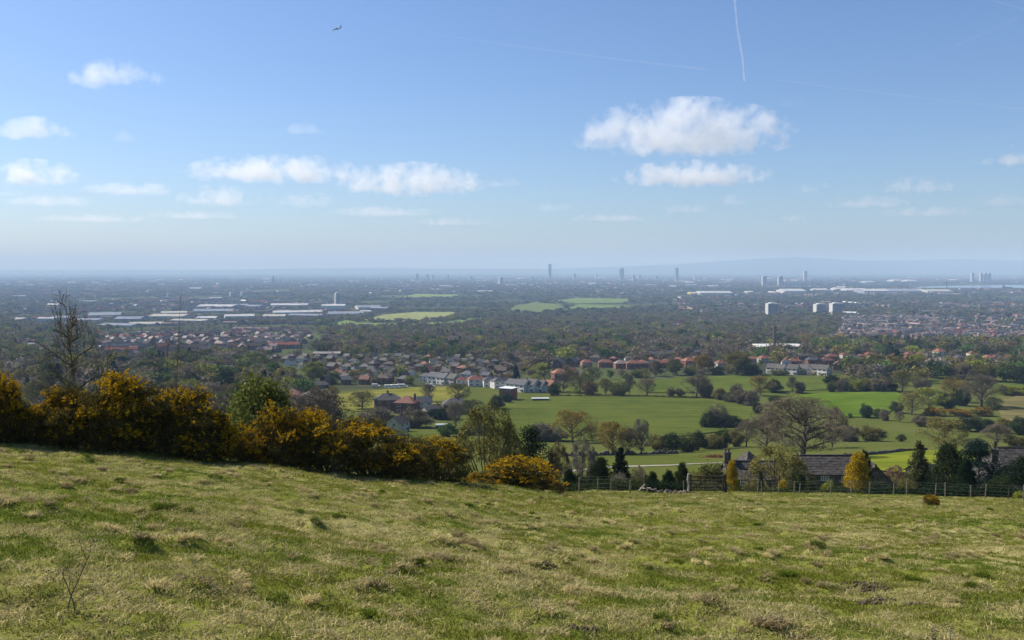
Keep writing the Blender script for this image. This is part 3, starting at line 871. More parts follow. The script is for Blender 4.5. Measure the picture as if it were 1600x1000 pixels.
# clusters in the fields: (kind, px, base y, height px, width px, colour)
clusters = {
    'at the near foot of the long meadow': [('bush', 846, 690, 30, 42, 'grey'), ('bush', 868, 690, 24, 36, 'white'), ('budding', 896, 692, 50, 76, 'orange'), ('budding', 956, 711, 54, 66, 'orange'),
                                        ('bare', 982, 711, 44, 44, 'bare'), ('bare', 1001, 711, 56, 36, 'grey'), ('budding', 925, 690, 26, 34, 'olive')],
    'in the scrubby hedge left of the cottage chimney': [('bush', 1030, 706, 26, 34, 'olive'), ('bush', 1048, 707, 32, 34, 'dark'), ('bush', 1072, 706, 28, 36, 'mid'), ('bush', 1090, 704, 30, 30, 'dark'),
                                        ('bush', 1114, 702, 24, 36, 'olive'), ('bush', 1128, 700, 30, 30, 'dark'), ('bush', 1148, 698, 26, 30, 'olive')],
    'standing by itself in the long meadow': [('bush', 1108, 669, 28, 30, 'dark'), ('bush', 1122, 668, 34, 34, 'bare'), ('bush', 1145, 669, 20, 34, 'dark'), ('bush', 1183, 647, 20, 16, 'dark'), ('bush', 1160, 668, 14, 26, 'olive')],
    'around the great bare tree above the cottage roof': [('bare', 1166, 698, 44, 44, 'bare'), ('bare', 1196, 704, 60, 78, 'bare'), ('bare', 1254, 714, 92, 165, 'bare'), ('bush', 1328, 690, 26, 32, 'bare'),
                                        ('bush', 1361, 689, 24, 38, 'olive'), ('bush', 1408, 690, 12, 14, 'mid'), ('bare', 1300, 700, 40, 60, 'bare')],
    'in the hedge between the two long meadows': [('budding', 946, 617, 26, 32, 'olive'), ('bush', 966, 618, 22, 34, 'mid'), ('bare', 984, 617, 32, 22, 'bare'), ('bare', 1011, 618, 28, 34, 'bare'), ('bush', 1048, 619, 14, 14, 'bare'),
                                        ('bush', 1062, 619, 12, 16, 'bare'), ('bare', 1088, 620, 36, 52, 'bare'), ('bush', 1103, 621, 26, 30, 'bare'), ('bush', 1124, 624, 18, 24, 'olive'), ('bush', 1140, 628, 16, 24, 'mid'),
                                        ('bush', 1156, 631, 22, 30, 'bare'), ('bush', 1172, 633, 24, 34, 'bare'), ('budding', 1188, 618, 32, 44, 'orange'), ('bush', 1150, 624, 24, 24, 'bare')],
    'along the top hedge left of the bright green field': [('bush', 1210, 613, 20, 24, 'dark'), ('bare', 1238, 614, 26, 22, 'bare'), ('bush', 1250, 614, 18, 24, 'bare'), ('bush', 1210, 633, 14, 26, 'dark'), ('bush', 1225, 640, 14, 24, 'olive')],
    'in the hedge behind the bright green field': [('bush', 1299, 612, 16, 16, 'mid'), ('bush', 1316, 611, 20, 24, 'bare'), ('bush', 1336, 611, 18, 26, 'yellow'), ('bush', 1352, 610, 20, 24, 'olive'), ('bush', 1374, 611, 22, 34, 'bare'),
                                        ('budding', 1410, 612, 34, 50, 'olive'), ('bush', 1440, 611, 20, 26, 'bare'), ('bush', 1392, 611, 16, 24, 'dark'), ('bush', 1330, 603, 14, 30, 'mid'), ('bush', 1300, 600, 14, 30, 'dark')],
    'in the copse right of the bright green field': [('budding', 1424, 648, 36, 54, 'olive'), ('budding', 1452, 640, 36, 52, 'yellow'), ('bush', 1478, 640, 26, 36, 'dark'), ('bush', 1503, 634, 28, 30, 'dark'), ('bare', 1490, 628, 38, 50, 'orange'),
                                        ('bare', 1534, 636, 52, 86, 'bare'), ('bush', 1400, 645, 18, 24, 'mid'), ('bush', 1552, 640, 20, 30, 'mid'), ('bush', 1575, 617, 16, 34, 'yellow'), ('bush', 1596, 618, 14, 30, 'yellow')],
    'dotted on the grass below the bright green field': [('bush', 1353, 653, 22, 22, 'dark'), ('bush', 1382, 657, 18, 18, 'bare'), ('bare', 1405, 660, 18, 20, 'bare'), ('bush', 1371, 652, 14, 16, 'mid'), ('bush', 1328, 653, 8, 8, 'mid')],
    'in the hedge beyond the cottage garden': [('bush', 1440, 666, 16, 28, 'bare'), ('bush', 1462, 667, 16, 30, 'olive'), ('budding', 1475, 706, 54, 84, 'olive'), ('bush', 1508, 674, 22, 40, 'dark'), ('bush', 1536, 674, 22, 36, 'dark'),
                                        ('bare', 1557, 697, 36, 50, 'bare'), ('bush', 1568, 677, 24, 36, 'olive'), ('bush', 1594, 680, 28, 30, 'dark'), ('bush', 1590, 698, 18, 40, 'olive'), ('bush', 1520, 700, 16, 40, 'mid')],
    'around the houses below the cricket field': [('budding', 520, 628, 24, 30, 'orange'), ('budding', 566, 640, 30, 56, 'olive'), ('bare', 670, 628, 30, 26, 'bare'), ('budding', 717, 628, 30, 42, 'olive'), ('bush', 648, 644, 14, 20, 'yellow'),
                                        ('bush', 590, 664, 26, 60, 'bare'), ('bush', 648, 668, 28, 52, 'bare'), ('bush', 690, 655, 18, 50, 'conifer'), ('budding', 735, 655, 32, 44, 'mid'), ('bush', 776, 640, 22, 24, 'dark'),
                                        ('budding', 712, 668, 40, 44, 'bare'), ('bush', 700, 682, 20, 34, 'green'), ('bush', 745, 680, 22, 40, 'mid'), ('bush', 620, 690, 20, 50, 'mid'), ('budding', 760, 660, 24, 40, 'olive')],
    'near the half-timbered houses': [('cone', 806, 600, 30, 22, 'conifer'), ('budding', 838, 602, 18, 20, 'yellow'), ('budding', 880, 612, 32, 36, 'bare'), ('budding', 905, 615, 30, 34, 'olive'), ('bush', 921, 617, 22, 26, 'red'), ('budding', 925, 600, 28, 40, 'mid'),
                                        ('bush', 866, 617, 18, 22, 'dark'), ('bush', 792, 628, 14, 20, 'dark'), ('budding', 890, 598, 22, 26, 'olive')],
    'on the upper edge of the long meadow': [('leafy', 993, 590, 12, 20, 'mid'), ('leafy', 1025, 588, 24, 26, 'bare'), ('leafy', 1055, 586, 24, 28, 'mid'), ('leafy', 1100, 585, 30, 36, 'orange'), ('leafy', 1150, 586, 36, 54, 'olive'), ('bush', 1122, 586, 14, 24, 'dark'),
                                        ('bush', 1080, 586, 12, 26, 'mid'), ('bush', 1175, 586, 14, 28, 'dark'), ('bush', 1003, 590, 14, 30, 'olive'), ('bush', 1215, 587, 10, 30, 'mid')],
    'right of the white gabled row': [('leafy', 1320, 585, 20, 24, 'dark'), ('leafy', 1342, 588, 26, 34, 'mid'), ('leafy', 1362, 588, 34, 40, 'olive'), ('column', 1401, 582, 37, 16, 'conifer'), ('column', 1417, 582, 25, 12, 'conifer'), ('leafy', 1433, 585, 32, 34, 'yellow'),
                                        ('leafy', 1380, 592, 22, 34, 'bare'), ('leafy', 1460, 590, 22, 34, 'dark'), ('leafy', 1484, 592, 22, 36, 'mid'), ('leafy', 1510, 594, 26, 44, 'bare'), ('leafy', 1540, 596, 26, 44, 'olive'), ('leafy', 1572, 597, 28, 44, 'mid'), ('leafy', 1596, 600, 26, 40, 'dark')],
    'before the estate on the left, behind the gorse': [('leafy', 427, 592, 26, 30, 'green'), ('leafy', 490, 598, 32, 40, 'yellow'), ('leafy', 452, 596, 22, 26, 'mid'), ('leafy', 375, 600, 26, 36, 'olive'), ('leafy', 335, 590, 22, 34, 'dark'), ('leafy', 300, 600, 30, 44, 'bare'),
                                        ('leafy', 225, 600, 36, 44, 'mid'), ('leafy', 188, 584, 26, 40, 'conifer'), ('leafy', 80, 606, 40, 48, 'mid'), ('leafy', 40, 598, 30, 40, 'bare'), ('leafy', 15, 590, 26, 40, 'olive'), ('leafy', 520, 600, 18, 26, 'mid')],
}
CATN = dict(bush='bush', column='tree', cone='tree')
for where, items in clusters.items():
    for i, it in enumerate(sorted(items, key=lambda t: t[1])):
        kd, px, by, hp, wp, c = it
        ct = CATN.get(kd, 'tree')
        nm = {'bush': 'hedge_bush', 'column': 'cypress', 'cone': 'spruce', 'bare': 'bare_tree', 'budding': 'budding_tree', 'leafy': 'leafy_tree'}[kd]
        p = G(px, by, 160); s = p.y / F
        plant(nm, kd, p, hp * s, wp * s, c, '%s %s, %s from left %s' % (LOOK[c], ct, nth(i), where), ct, 'trees and bushes ' + where)

# ------------------------------------------------------------------ fields, track, water, hills
FIELDS = [
    ('cricket_field', [(500, 634), (498, 622), (560, 612), (640, 606), (702, 605), (724, 612), (712, 630), (640, 636), (560, 644)], (0.17, 0.165, 0.034), 0),
    ('field', [(556, 503), (600, 492), (650, 488), (705, 488), (724, 493), (690, 501), (640, 505)], (0.22, 0.24, 0.085), 0),
    ('field', [(498, 513), (540, 501), (558, 505), (640, 507), (700, 504), (752, 497), (772, 502), (700, 512), (560, 514)], (0.15, 0.20, 0.06), 0),
    ('field', [(793, 488), (805, 478), (835, 473), (870, 476), (884, 482), (850, 489)], (0.12, 0.15, 0.045), 0),
    ('field', [(884, 484), (905, 476), (960, 478), (1000, 480), (960, 485)], (0.13, 0.18, 0.05), 0),
    ('field', [(623, 466), (650, 459.5), (715, 461), (712, 465)], (0.17, 0.22, 0.06), 0),
    ('field', [(860, 471), (900, 466), (985, 468), (980, 474), (900, 475)], (0.13, 0.18, 0.05), 0),
    ('field', [(1222, 621), (1290, 614), (1400, 613), (1418, 620), (1398, 640), (1372, 653), (1300, 652), (1236, 636)], (0.08, 0.13, 0.013), 0),
    ('field', [(1000, 600), (1060, 591), (1190, 586), (1292, 592), (1298, 609), (1215, 613), (1100, 614), (1010, 614)], (0.08, 0.105, 0.019), 0),
    ('field', [(1440, 594), (1500, 596), (1600, 599), (1650, 602), (1650, 610), (1500, 606)], (0.085, 0.115, 0.022), 0),
    ('rough_field', [(1555, 628), (1600, 616), (1660, 616), (1660, 664), (1600, 664), (1566, 656)], (0.13, 0.115, 0.045), 0),
    ('lawn', [(1340, 732), (1350, 713), (1415, 706), (1550, 702), (1556, 737), (1400, 740)], (0.14, 0.165, 0.018), 0),
    ('field', [(785, 634), (830, 623), (905, 618), (1080, 623), (1150, 632), (1196, 642), (1190, 656), (1160, 672), (1050, 684), (900, 690), (800, 690), (770, 660)], (0.077, 0.097, 0.018), 0),
    ('field', [(84, 528), (88, 522), (106, 521), (106, 528)], (0.16, 0.22, 0.04), 0),
    ('field', [(452, 536), (458, 528), (482, 528), (480, 536)], (0.17, 0.21, 0.04), 0),
]
FNOTE = ['yellow-green cricket field ringed by trees and houses', 'pale tan-green hilltop field beyond the woods', 'green field strip below the pale hilltop field', 'rounded green field in the middle of the woods',
         'thin green field right of the rounded field', 'faint far green field below the skyline', 'faint green field above the rounded field', 'bright green mown field beyond the cottages',
         'long green meadow below the white gabled row', 'thin green field strip at the right edge', 'tan rough grazing at the right edge', 'vivid green lawn behind the cottage roofs', 'large striped green meadow in the middle distance',
         'tiny green field beside the industrial sheds', 'small yellow-green field among the left estate']


def inside_poly(px, py, poly):
    px = np.asarray(px); py = np.asarray(py)
    r = np.zeros(px.shape, bool); n = len(poly)
    for i in range(n):
        x1, y1 = poly[i]; x2, y2 = poly[(i + 1) % n]
        if y1 == y2: continue
        c = ((y1 > py) != (y2 > py)) & (px < (x2 - x1) * (py - y1) / (y2 - y1) + x1)
        r ^= c
    return r


WORLD_POLYS = []


def drape(name, pts, mat, off, label, color=None, step=24):
    """a sheet that follows the terrain inside a ground polygon (world xy)"""
    P = np.array(pts)
    WORLD_POLYS.append(P)
    x0, y0 = P.min(0); x1, y1 = P.max(0)
    n = len(P); c = P.mean(0)
    # rings from the boundary to the centre
    bd = []
    for i in range(n):
        a, b = P[i], P[(i + 1) % n]
        for t in np.linspace(0, 1, step, endpoint=False): bd.append(a + (b - a) * t)
    bd = np.array(bd); m = len(bd); K = 18
    V = []
    for k in range(K):
        V.append(c + (bd - c) * (1 - k / K))
    V = np.concatenate(V + [c[None]])
    z = zfun(V[:, 0], V[:, 1]) + off
    q = []
    for k in range(K - 1):
        a = k * m + np.arange(m); b = k * m + (np.arange(m) + 1) % m
        q.append(np.stack([a, b, b + m, a + m], 1))
    a = (K - 1) * m + np.arange(m); b = (K - 1) * m + (np.arange(m) + 1) % m
    t = np.stack([a, b, np.full(m, len(V) - 1)], 1)
    o = link(name, mk(name, np.column_stack([V, z]), [np.concatenate(q), t], [mat], smooth=True), color=color)
    return tag(o, label, kind='structure')


for (nm, poly, c, _), lb in zip(FIELDS, FNOTE):
    pts = [G(a, b, 150)[:2] for a, b in poly]
    Ym = max(p[1] for p in pts)
    drape(nm, pts, M['field'], 0.12 + Ym * 0.0005, lb, c)

tp = [G(x, y, 150) for x, y in ((800, 744), (880, 739), (960, 731), (1050, 728), (1140, 723.5), (1200, 719))]
V, Q = [], []
for i in range(len(tp) - 1):
    for k in range(12):
        p = tp[i].lerp(tp[i + 1], k / 12)
        for s in (0, 1):
            yy = p.y + s * 2.6
            V.append((p.x, yy, float(zfun(p.x, yy)) + 0.10))
nq = len(V) // 2
Q = [(2 * i, 2 * i + 2, 2 * i + 3, 2 * i + 1) for i in range(nq - 1)]
tag(link('track', mk('track', V, np.array(Q), [M['track']])), 'pale gravel track crossing the grass towards the cottage chimney', kind='structure')

mw, n, l, out = nt('reservoir_water')
p_ = n.new('ShaderNodeBsdfPrincipled'); p_.inputs['Base Color'].default_value = (0.06, 0.12, 0.22, 1); p_.inputs['Roughness'].default_value = 0.12
b_ = n.new('ShaderNodeBump'); b_.inputs['Strength'].default_value = 0.3; l.new(noise(n, l, 0.05, 3, position(n)), b_.inputs['Height']); l.new(b_.outputs[0], p_.inputs['Normal'])
l.new(p_.outputs[0], out.inputs[0])
pts = [G(a, b, 3000)[:2] for a, b in ((1425, 450.5), (1440, 448.5), (1540, 446), (1640, 445.5), (1760, 446), (1760, 450), (1600, 450.5), (1500, 450))]
res = drape('water', pts, mw, 3.0, 'blue reservoir strip near the right edge below the hills')

hx = np.linspace(-30000, 34000, 260)
ridge_px = [(-900, 421), (0, 422), (350, 421.5), (480, 419), (600, 418.5), (760, 420), (850, 420), (950, 417), (1050, 413), (1130, 407.5), (1200, 403.5), (1240, 402), (1290, 404), (1340, 407), (1420, 406.5), (1500, 404.5), (1580, 406.5), (1680, 404), (1900, 408), (2400, 414)]
HY = 33000.0
top = np.interp(800 + hx / HY * F, [a for a, _ in ridge_px], [(416 - b) / F * HY for _, b in ridge_px])
V = []
prof = [(-6000, -0.05), (-4200, .18), (-2600, .45), (-1200, .8), (0, 1.0), (1800, .9), (4200, .5), (7000, -.05)]
for dy, k in prof:
    zz = -245 + (top + 245) * max(k, 0) - (15 if k < 0 else 0)
    zz = zz + (fbm(hx / 2100 + dy, hx * 0 + dy / 1500, 4, 3) - .5) * 60 * (0 < k < 1)
    V.append(np.column_stack([hx, np.full_like(hx, HY + dy), zz]))
nxh = len(hx); ii = (np.arange(len(prof) - 1)[:, None] * nxh + np.arange(nxh - 1)[None, :]).ravel()
hm = surface('moor', (0.05, 0.055, 0.03), (0.10, 0.095, 0.05), 0.0006, 1.0, spec=0.0)
tag(link('hills', mk('hills', np.concatenate(V), np.stack([ii, ii + 1, ii + nxh + 1, ii + nxh], 1), [hm], smooth=True)), 'long low moorland hills on the far horizon', kind='structure')

# ------------------------------------------------------------------ houses
BR, RD, WH = (0.17, 0.085, 0.06), (0.25, 0.105, 0.07), (0.66, 0.64, 0.58)
CREAM, PINK = (0.5, 0.45, 0.36), (0.36, 0.25, 0.20)
GREYR, BROWNR, REDR, SLATE, ORANGER, PALER = (0.085, 0.077, 0.070), (0.083, 0.062, 0.050), (0.20, 0.082, 0.056), (0.078, 0.080, 0.090), (0.27, 0.115, 0.07), (0.27, 0.205, 0.18)
RLOOK = {GREYR: 'grey-roofed', BROWNR: 'brown-roofed', REDR: 'red-roofed', SLATE: 'slate-roofed', ORANGER: 'orange-roofed', PALER: 'pale-roofed'}


def gable_parts(w, d, h, rise, o=0.35):
    """ridge along x"""
    a = MB().box(-w / 2, w / 2, -d / 2, d / 2, -1.5, h)
    for s in (-1, 1):
        x = s * w / 2
        pts = [(x, -d / 2, h), (x, d / 2, h), (x, 0, h + rise)]
        a.poly(pts if s > 0 else pts[::-1])
    r = MB(); k = rise / (d / 2)
    r.slab([(-w / 2 - o, -d / 2 - o, h - o * k + .12), (w / 2 + o, -d / 2 - o, h - o * k + .12), (w / 2 + o, 0, h + rise + .14), (-w / 2 - o, 0, h + rise + .14)], .16)
    r.slab([(w / 2 + o, d / 2 + o, h - o * k + .12), (-w / 2 - o, d / 2 + o, h - o * k + .12), (-w / 2 - o, .002, h + rise + .14), (w / 2 + o, .002, h + rise + .14)], .16)
    return a, r


def hip_parts(w, d, h, rise, o=0.4):
    a = MB().box(-w / 2, w / 2, -d / 2, d / 2, -1.5, h)
    r = MB(); x, y, z = w / 2 + o, d / 2 + o, h + .02; rl = max(w / 2 - d / 2, .3); zt = h + rise
    E = [(-x, -y, z), (x, -y, z), (x, y, z), (-x, y, z)]; A, B = (-rl, 0, zt), (rl, 0, zt)
    r.poly([E[0], E[1], B, A]); r.poly([E[1], E[2], B]); r.poly([E[2], E[3], A, B]); r.poly([E[3], E[0], A]); r.poly(E[::-1])
    return a, r


HOUSE = {}


def window_mesh(w, h):
    b = MB().box(-w / 2, w / 2, -.04, .1, -h / 2, h / 2, 0)
    b.box(-w / 2 + .1, -.05, -.07, .02, -h / 2 + .1, h / 2 - .1, 1); b.box(.05, w / 2 - .1, -.07, .02, -h / 2 + .1, h / 2 - .1, 1)
    return b.mesh('window', [M['white_paint'], M['glass']])


WIN = window_mesh(1.7, 1.25)
DOOR = MB().box(-.5, .5, -.08, .1, 0, 2.1).mesh('door', [M['dark_door']])
CHIM = MB().box(-.45, .45, -.35, .35, -1.2, 1.3).box(-.5, .5, -.4, .4, 1.3, 1.42).box(-.3, -.08, -.12, .12, 1.42, 1.8).box(.08, .3, -.12, .12, 1.42, 1.8).mesh('chimney', [M['brick']])
for kd, (w, d, h, rise, f) in dict(semi=(13, 8, 5.2, 2.9, hip_parts), detached=(9, 8.5, 5.2, 3.0, gable_parts), hipped=(9.5, 8.5, 5.1, 2.9, hip_parts), bungalow=(12, 8, 2.7, 2.3, gable_parts), gabled=(8.6, 7.2, 5.0, 3.1, gable_parts),
                               terrace=(34, 8, 5.4, 2.6, gable_parts)).items():
    a, r = f(w, d, h, rise)
    wins = []
    nfl = 2 if h > 4 else 1
    nc = max(2, int(w / 3.4))
    for fl in range(nfl):
        for k in range(nc):
            wins.append((-w / 2 + (k + .5) * w / nc, 1.4 + 2.6 * fl))
    HOUSE[kd] = dict(wall=a.mesh('wall', [M['brick']]), roof=r.mesh('roof', [M['roof_tile']]), w=w, d=d, h=h, rise=rise, wins=wins,
                     chim=[(0.0 if kd == 'semi' else w / 2 - 1.0, h + rise)] if kd != 'terrace' else [(x, h + rise) for x in (-14, -7, 0, 7, 14)], gable=f is gable_parts)
OCC = []


def house(kd, p, rz, wc, rc, label, group, detail=2, sc=1.0, name='house', cat='house'):
    H = HOUSE[kd]
    e = tag(link(name, None, loc=p, rz=rz, scale=(sc, sc, sc)), label, cat, group)
    link('wall', H['wall'], e, color=wc)
    ro = link('roof', H['roof'], e, color=rc)
    for x, z in H['chim']:
        link('chimney', CHIM, ro, loc=(x, 0.3, z - (0.15 if kd != 'hipped' else .7)), color=(0.2, 0.11, 0.08))
    if detail > 1:
        for x, z in H['wins']:
            link('window', WIN, e, loc=(x, -H['d'] / 2 - .02, z))
        if H['gable']:
            for z in ((1.4, 4.0) if H['h'] > 4 else (1.4,)):
                for s in (-1, 1):
                    q = link('window', WIN, e, loc=(s * (H['w'] / 2 + .02), -.5, z)); q.rotation_euler = (0, 0, s * math.pi / 2)
        link('door', DOOR, e, loc=(H['w'] / 2 - 1.0 - .6 * (H['w'] > 10), -H['d'] / 2 - .01, 0))
    OCC.append((p[0], p[1], H['w'] * sc * .62))
    return e


def house_row(items, where, group, detail=2):
    """items: (kind, px, base y, rotation deg, wall, roof, scale)"""
    for i, (kd, px, by, rot, wc, rc, sc) in enumerate(sorted(items, key=lambda t: t[1])):
        wn_ = {WH: 'white', CREAM: 'cream', PINK: 'pinkish', BR: 'brick', RD: 'red brick'}[wc]
        house(kd, G(px, by, 160), math.radians(rot), wc, rc, '%s %s %s, %s from left %s' % (RLOOK[rc], wn_, 'bungalow' if kd == 'bungalow' else ('terrace' if kd == 'terrace' else 'house'), nth(i), where), group, detail, sc,
              'terraced_houses' if kd == 'terrace' else 'house', 'terrace' if kd == 'terrace' else 'house')


house_row([('gabled', 1207, 583, -45, WH, GREYR, 1), ('gabled', 1221, 584, -53, WH, GREYR, 1), ('gabled', 1240, 585, -45, WH, GREYR, 1.05), ('gabled', 1257, 585, -50, WH, GREYR, 1.05), ('gabled', 1272, 584, -46, CREAM, GREYR, 1), ('gabled', 1288, 586, -52, WH, GREYR, 1.05)],
          'in the white gabled row above the meadow', 'white gabled row')
house_row([('semi', 1194, 567, 20, CREAM, ORANGER, 1), ('detached', 1228, 573, 80, WH, REDR, 1), ('semi', 1240, 572, 10, RD, ORANGER, 1), ('semi', 1270, 570, 5, BR, SLATE, 1), ('detached', 1281, 573, 60, RD, REDR, 1), ('semi', 1291, 571, 15, RD, REDR, 1), ('detached', 1310, 578, 70, RD, REDR, 1.0),
           ('semi', 1335, 568, -5, RD, SLATE, 1.1), ('semi', 1378, 566, 5, CREAM, SLATE, 1), ('semi', 1300, 564, 5, RD, REDR, 1), ('semi', 1255, 563, 5, BR, GREYR, 1)],
          'behind the white gabled row', 'houses behind the white gabled row')
house_row([('detached', 874, 576, 60, BR, GREYR, 1.1), ('detached', 894, 573, 60, BR, SLATE, 1.1), ('hipped', 916, 574, 10, PINK, REDR, 1), ('semi', 946, 574, 0, RD, REDR, 1), ('semi', 971, 576, 10, RD, PALER, 1), ('semi', 991, 577, 0, BR, REDR, 1.1), ('hipped', 1004, 575, 10, RD, ORANGER, 1),
           ('semi', 1030, 575, 0, RD, REDR, 1), ('semi', 1044, 574, 5, RD, REDR, 1.05), ('hipped', 1075, 573, 20, RD, ORANGER, 1.15), ('hipped', 1126, 575, 10, CREAM, REDR, 1), ('hipped', 874, 594, 15, BR, ORANGER, 1.15), ('detached', 892, 592, 60, BR, ORANGER, 1.1)],
          'in the red-roofed row above the long meadow', 'red-roofed row above the meadow')
house_row([('detached', 803, 610, -45, WH, SLATE, 1), ('detached', 817, 612, -42, WH, SLATE, 1.05), ('detached', 831, 612, -39, WH, GREYR, 1.1), ('detached', 844, 612, -37, WH, SLATE, 1), ('detached', 857, 612, -35, WH, ORANGER, 1), ('semi', 782, 606, 25, WH, SLATE, 1)],
          'of the white row left of the big meadow', 'white fronted row by the meadow')
house_row([('semi', 606, 640, 12, BR, GREYR, 1.2), ('hipped', 636, 645, -14, BR, REDR, 1.25), ('detached', 662, 640, 20, WH, SLATE, .95), ('bungalow', 674, 646, 40, CREAM, GREYR, .9), ('semi', 712, 646, 8, BR, GREYR, 1.1), ('detached', 622, 674, 62, CREAM, BROWNR, .85), ('hipped', 458, 634, 0, PINK, REDR, 1.3), ('hipped', 487, 636, 10, BR, BROWNR, 1.3),
           ('bungalow', 500, 606, 30, BR, GREYR, .9)], 'below the cricket field', 'houses below the cricket field')
house_row([('semi', 745, 603, 10, WH, REDR, 1), ('semi', 767, 604, 15, WH, SLATE, .95), ('detached', 680, 598, -36, WH, SLATE, 1), ('detached', 694, 600, -44, WH, SLATE, 1), ('detached', 708, 601, -41, CREAM, GREYR, 1), ('semi', 724, 602, 10, WH, REDR, .8)], 'behind the right end of the cricket field', 'houses behind the cricket field')
house_row([('hipped', 1467, 557, 20, WH, ORANGER, 1.2), ('hipped', 1450, 565, 20, BR, BROWNR, 1.2), ('hipped', 1519, 559, 10, WH, REDR, 1), ('hipped', 1543, 567, 10, RD, ORANGER, 1.1), ('hipped', 1420, 560, 10, RD, REDR, 1), ('hipped', 1498, 566, 10, BR, GREYR, 1)], 'among the trees on the right', 'scattered houses among trees')

_b = random.Random(11)
band = []
for px_, by_ in [(866, 572), (903, 569), (931, 568), (958, 568), (982, 569), (1016, 569), (1058, 568), (1090, 569), (1108, 571), (1146, 569), (1162, 566), (1178, 569), (1316, 562), (1348, 564), (1362, 560), (1394, 563), (1408, 556), (1436, 560), (1474, 566), (1560, 562), (1580, 566)]:
    band.append((_b.choice(['semi', 'hipped', 'hipped', 'detached']), px_ + _b.uniform(-3, 3), by_ - _b.uniform(0, 3), _b.choice([-30, -15, 5, 12]), _b.choice([BR, BR, RD, CREAM, PINK]), _b.choice([REDR, REDR, ORANGER, BROWNR, GREYR]), _b.uniform(.75, .95)))
house_row(band, 'in the band of houses behind the meadows', 'band of houses behind the meadows', 1)
NHAND = len(OCC)
house_row([('terrace', 935, 561, 4, BR, SLATE, 1), ('terrace', 975, 559, 4, BR, SLATE, 1), ('terrace', 1020, 560, 3, BR, SLATE, 1), ('terrace', 1062, 558, 3, BR, GREYR, 1), ('terrace', 1000, 554, 3, BR, SLATE, 1), ('terrace', 1095, 557, 3, BR, SLATE, 1)], 'behind the red-roofed row', 'slate terraces behind the red-roofed row', 1)
rr = random.Random(5)
rows = [(690, 505, 640), (722, 510, 800), (756, 498, 805), (792, 500, 810), (830, 490, 800), (870, 470, 795), (915, 450, 790), (965, 420, 780), (1020, 405, 740)]
for k, (Y, xa, xb) in enumerate(rows):
    px, j = xa + rr.uniform(0, 8), 0
    while px < xb:
        yy = Y + rr.uniform(-7, 7) + (px - 650) * 0.05
        p = col_at(px, yy)
        if not any((p.x - o[0]) ** 2 + (p.y - o[1]) ** 2 < (o[2] + 5) ** 2 for o in OCC):
            kd = rr.choice(['semi', 'semi', 'hipped', 'detached', 'gabled']); rc = rr.choice([BROWNR, BROWNR, GREYR, GREYR, SLATE, SLATE, REDR if rr.random() < .4 else GREYR])
            wc = rr.choice([BR, BR, BR, RD, WH, CREAM])
            house(kd, p, math.radians(rr.choice([6, -12, -30, -30, 60, 80])) + rr.uniform(-.1, .1), wc, rc, '%s %s, %s from left in the %s estate row behind the cricket field' % (RLOOK[rc], 'house', nth(j), nth(k)), 'estate behind the cricket field', 2 if k < 3 else 1, rr.uniform(.72, .92))
            j += 1
        px += rr.uniform(13, 18) * F / Y * 1.0
rows = [(1330, 205, 370), (1390, 195, 385), (1450, 185, 400), (1515, 175, 470), (1580, 165, 480), (1660, 190, 490), (1750, 215, 480)]
for k, (Y, xa, xb) in enumerate(rows):
    px, j = xa + rr.uniform(0, 8), 0
    while px < xb:
        p = col_at(px, Y + rr.uniform(-14, 14) - (px - 300) * .12)
        rc = rr.choice([PALER, PALER, PALER, PALER, BROWNR, BROWNR]); wc = rr.choice([PINK, CREAM, BR])
        house(rr.choice(['detached', 'gabled', 'semi']), p, math.radians(rr.choice([-20, -35, -50, 60, 75])) + rr.uniform(-.15, .15), wc, rc, '%s house, %s from left in the %s row of the far left estate' % (RLOOK[rc], nth(j), nth(k)), 'pale-roofed estate on the left', 0, rr.uniform(.95, 1.15))
        j += 1
        px += rr.uniform(15, 26) * F / Y
NH = len(OCC)


# ------------------------------------------------------------------ larger buildings
BIGS = []


def shed(px, by, wpx, hpx, depth, wc, rc, label, name='warehouse', cat='warehouse', rot=0, group=None, rise=0.12):
    p = G(px, by, 160); s = p.y / F
    w, h, d = wpx * s, hpx * s, depth
    e = tag(link(name, None, loc=p, rz=math.radians(rot)), label, cat, group)
    a, r = gable_parts(w, d, h, d / 2 * rise, .3)
    link('wall', a.mesh('wall', [M['cladding']]), e, color=wc)
    link('roof', r.mesh('roof', [M['roofsheet']]), e, color=rc)
    m = MB()
    n = max(3, int(w / 9))
    for k in range(n if p.y < 1600 else 0):
        x = -w / 2 + (k + .5) * w / n
        link('loading_door', MB().box(x - w / n * .28, x + w / n * .28, -d / 2 - .12, -d / 2 + .1, 0, h * .6).mesh('loading_door', [M['glass']]), e) if n <= 12 else None
    OCC.append((p.x, p.y, max(w, d) * .55))
    if p.y < 1800: BIGS.append((p.x, p.y, w * .5))
    return e


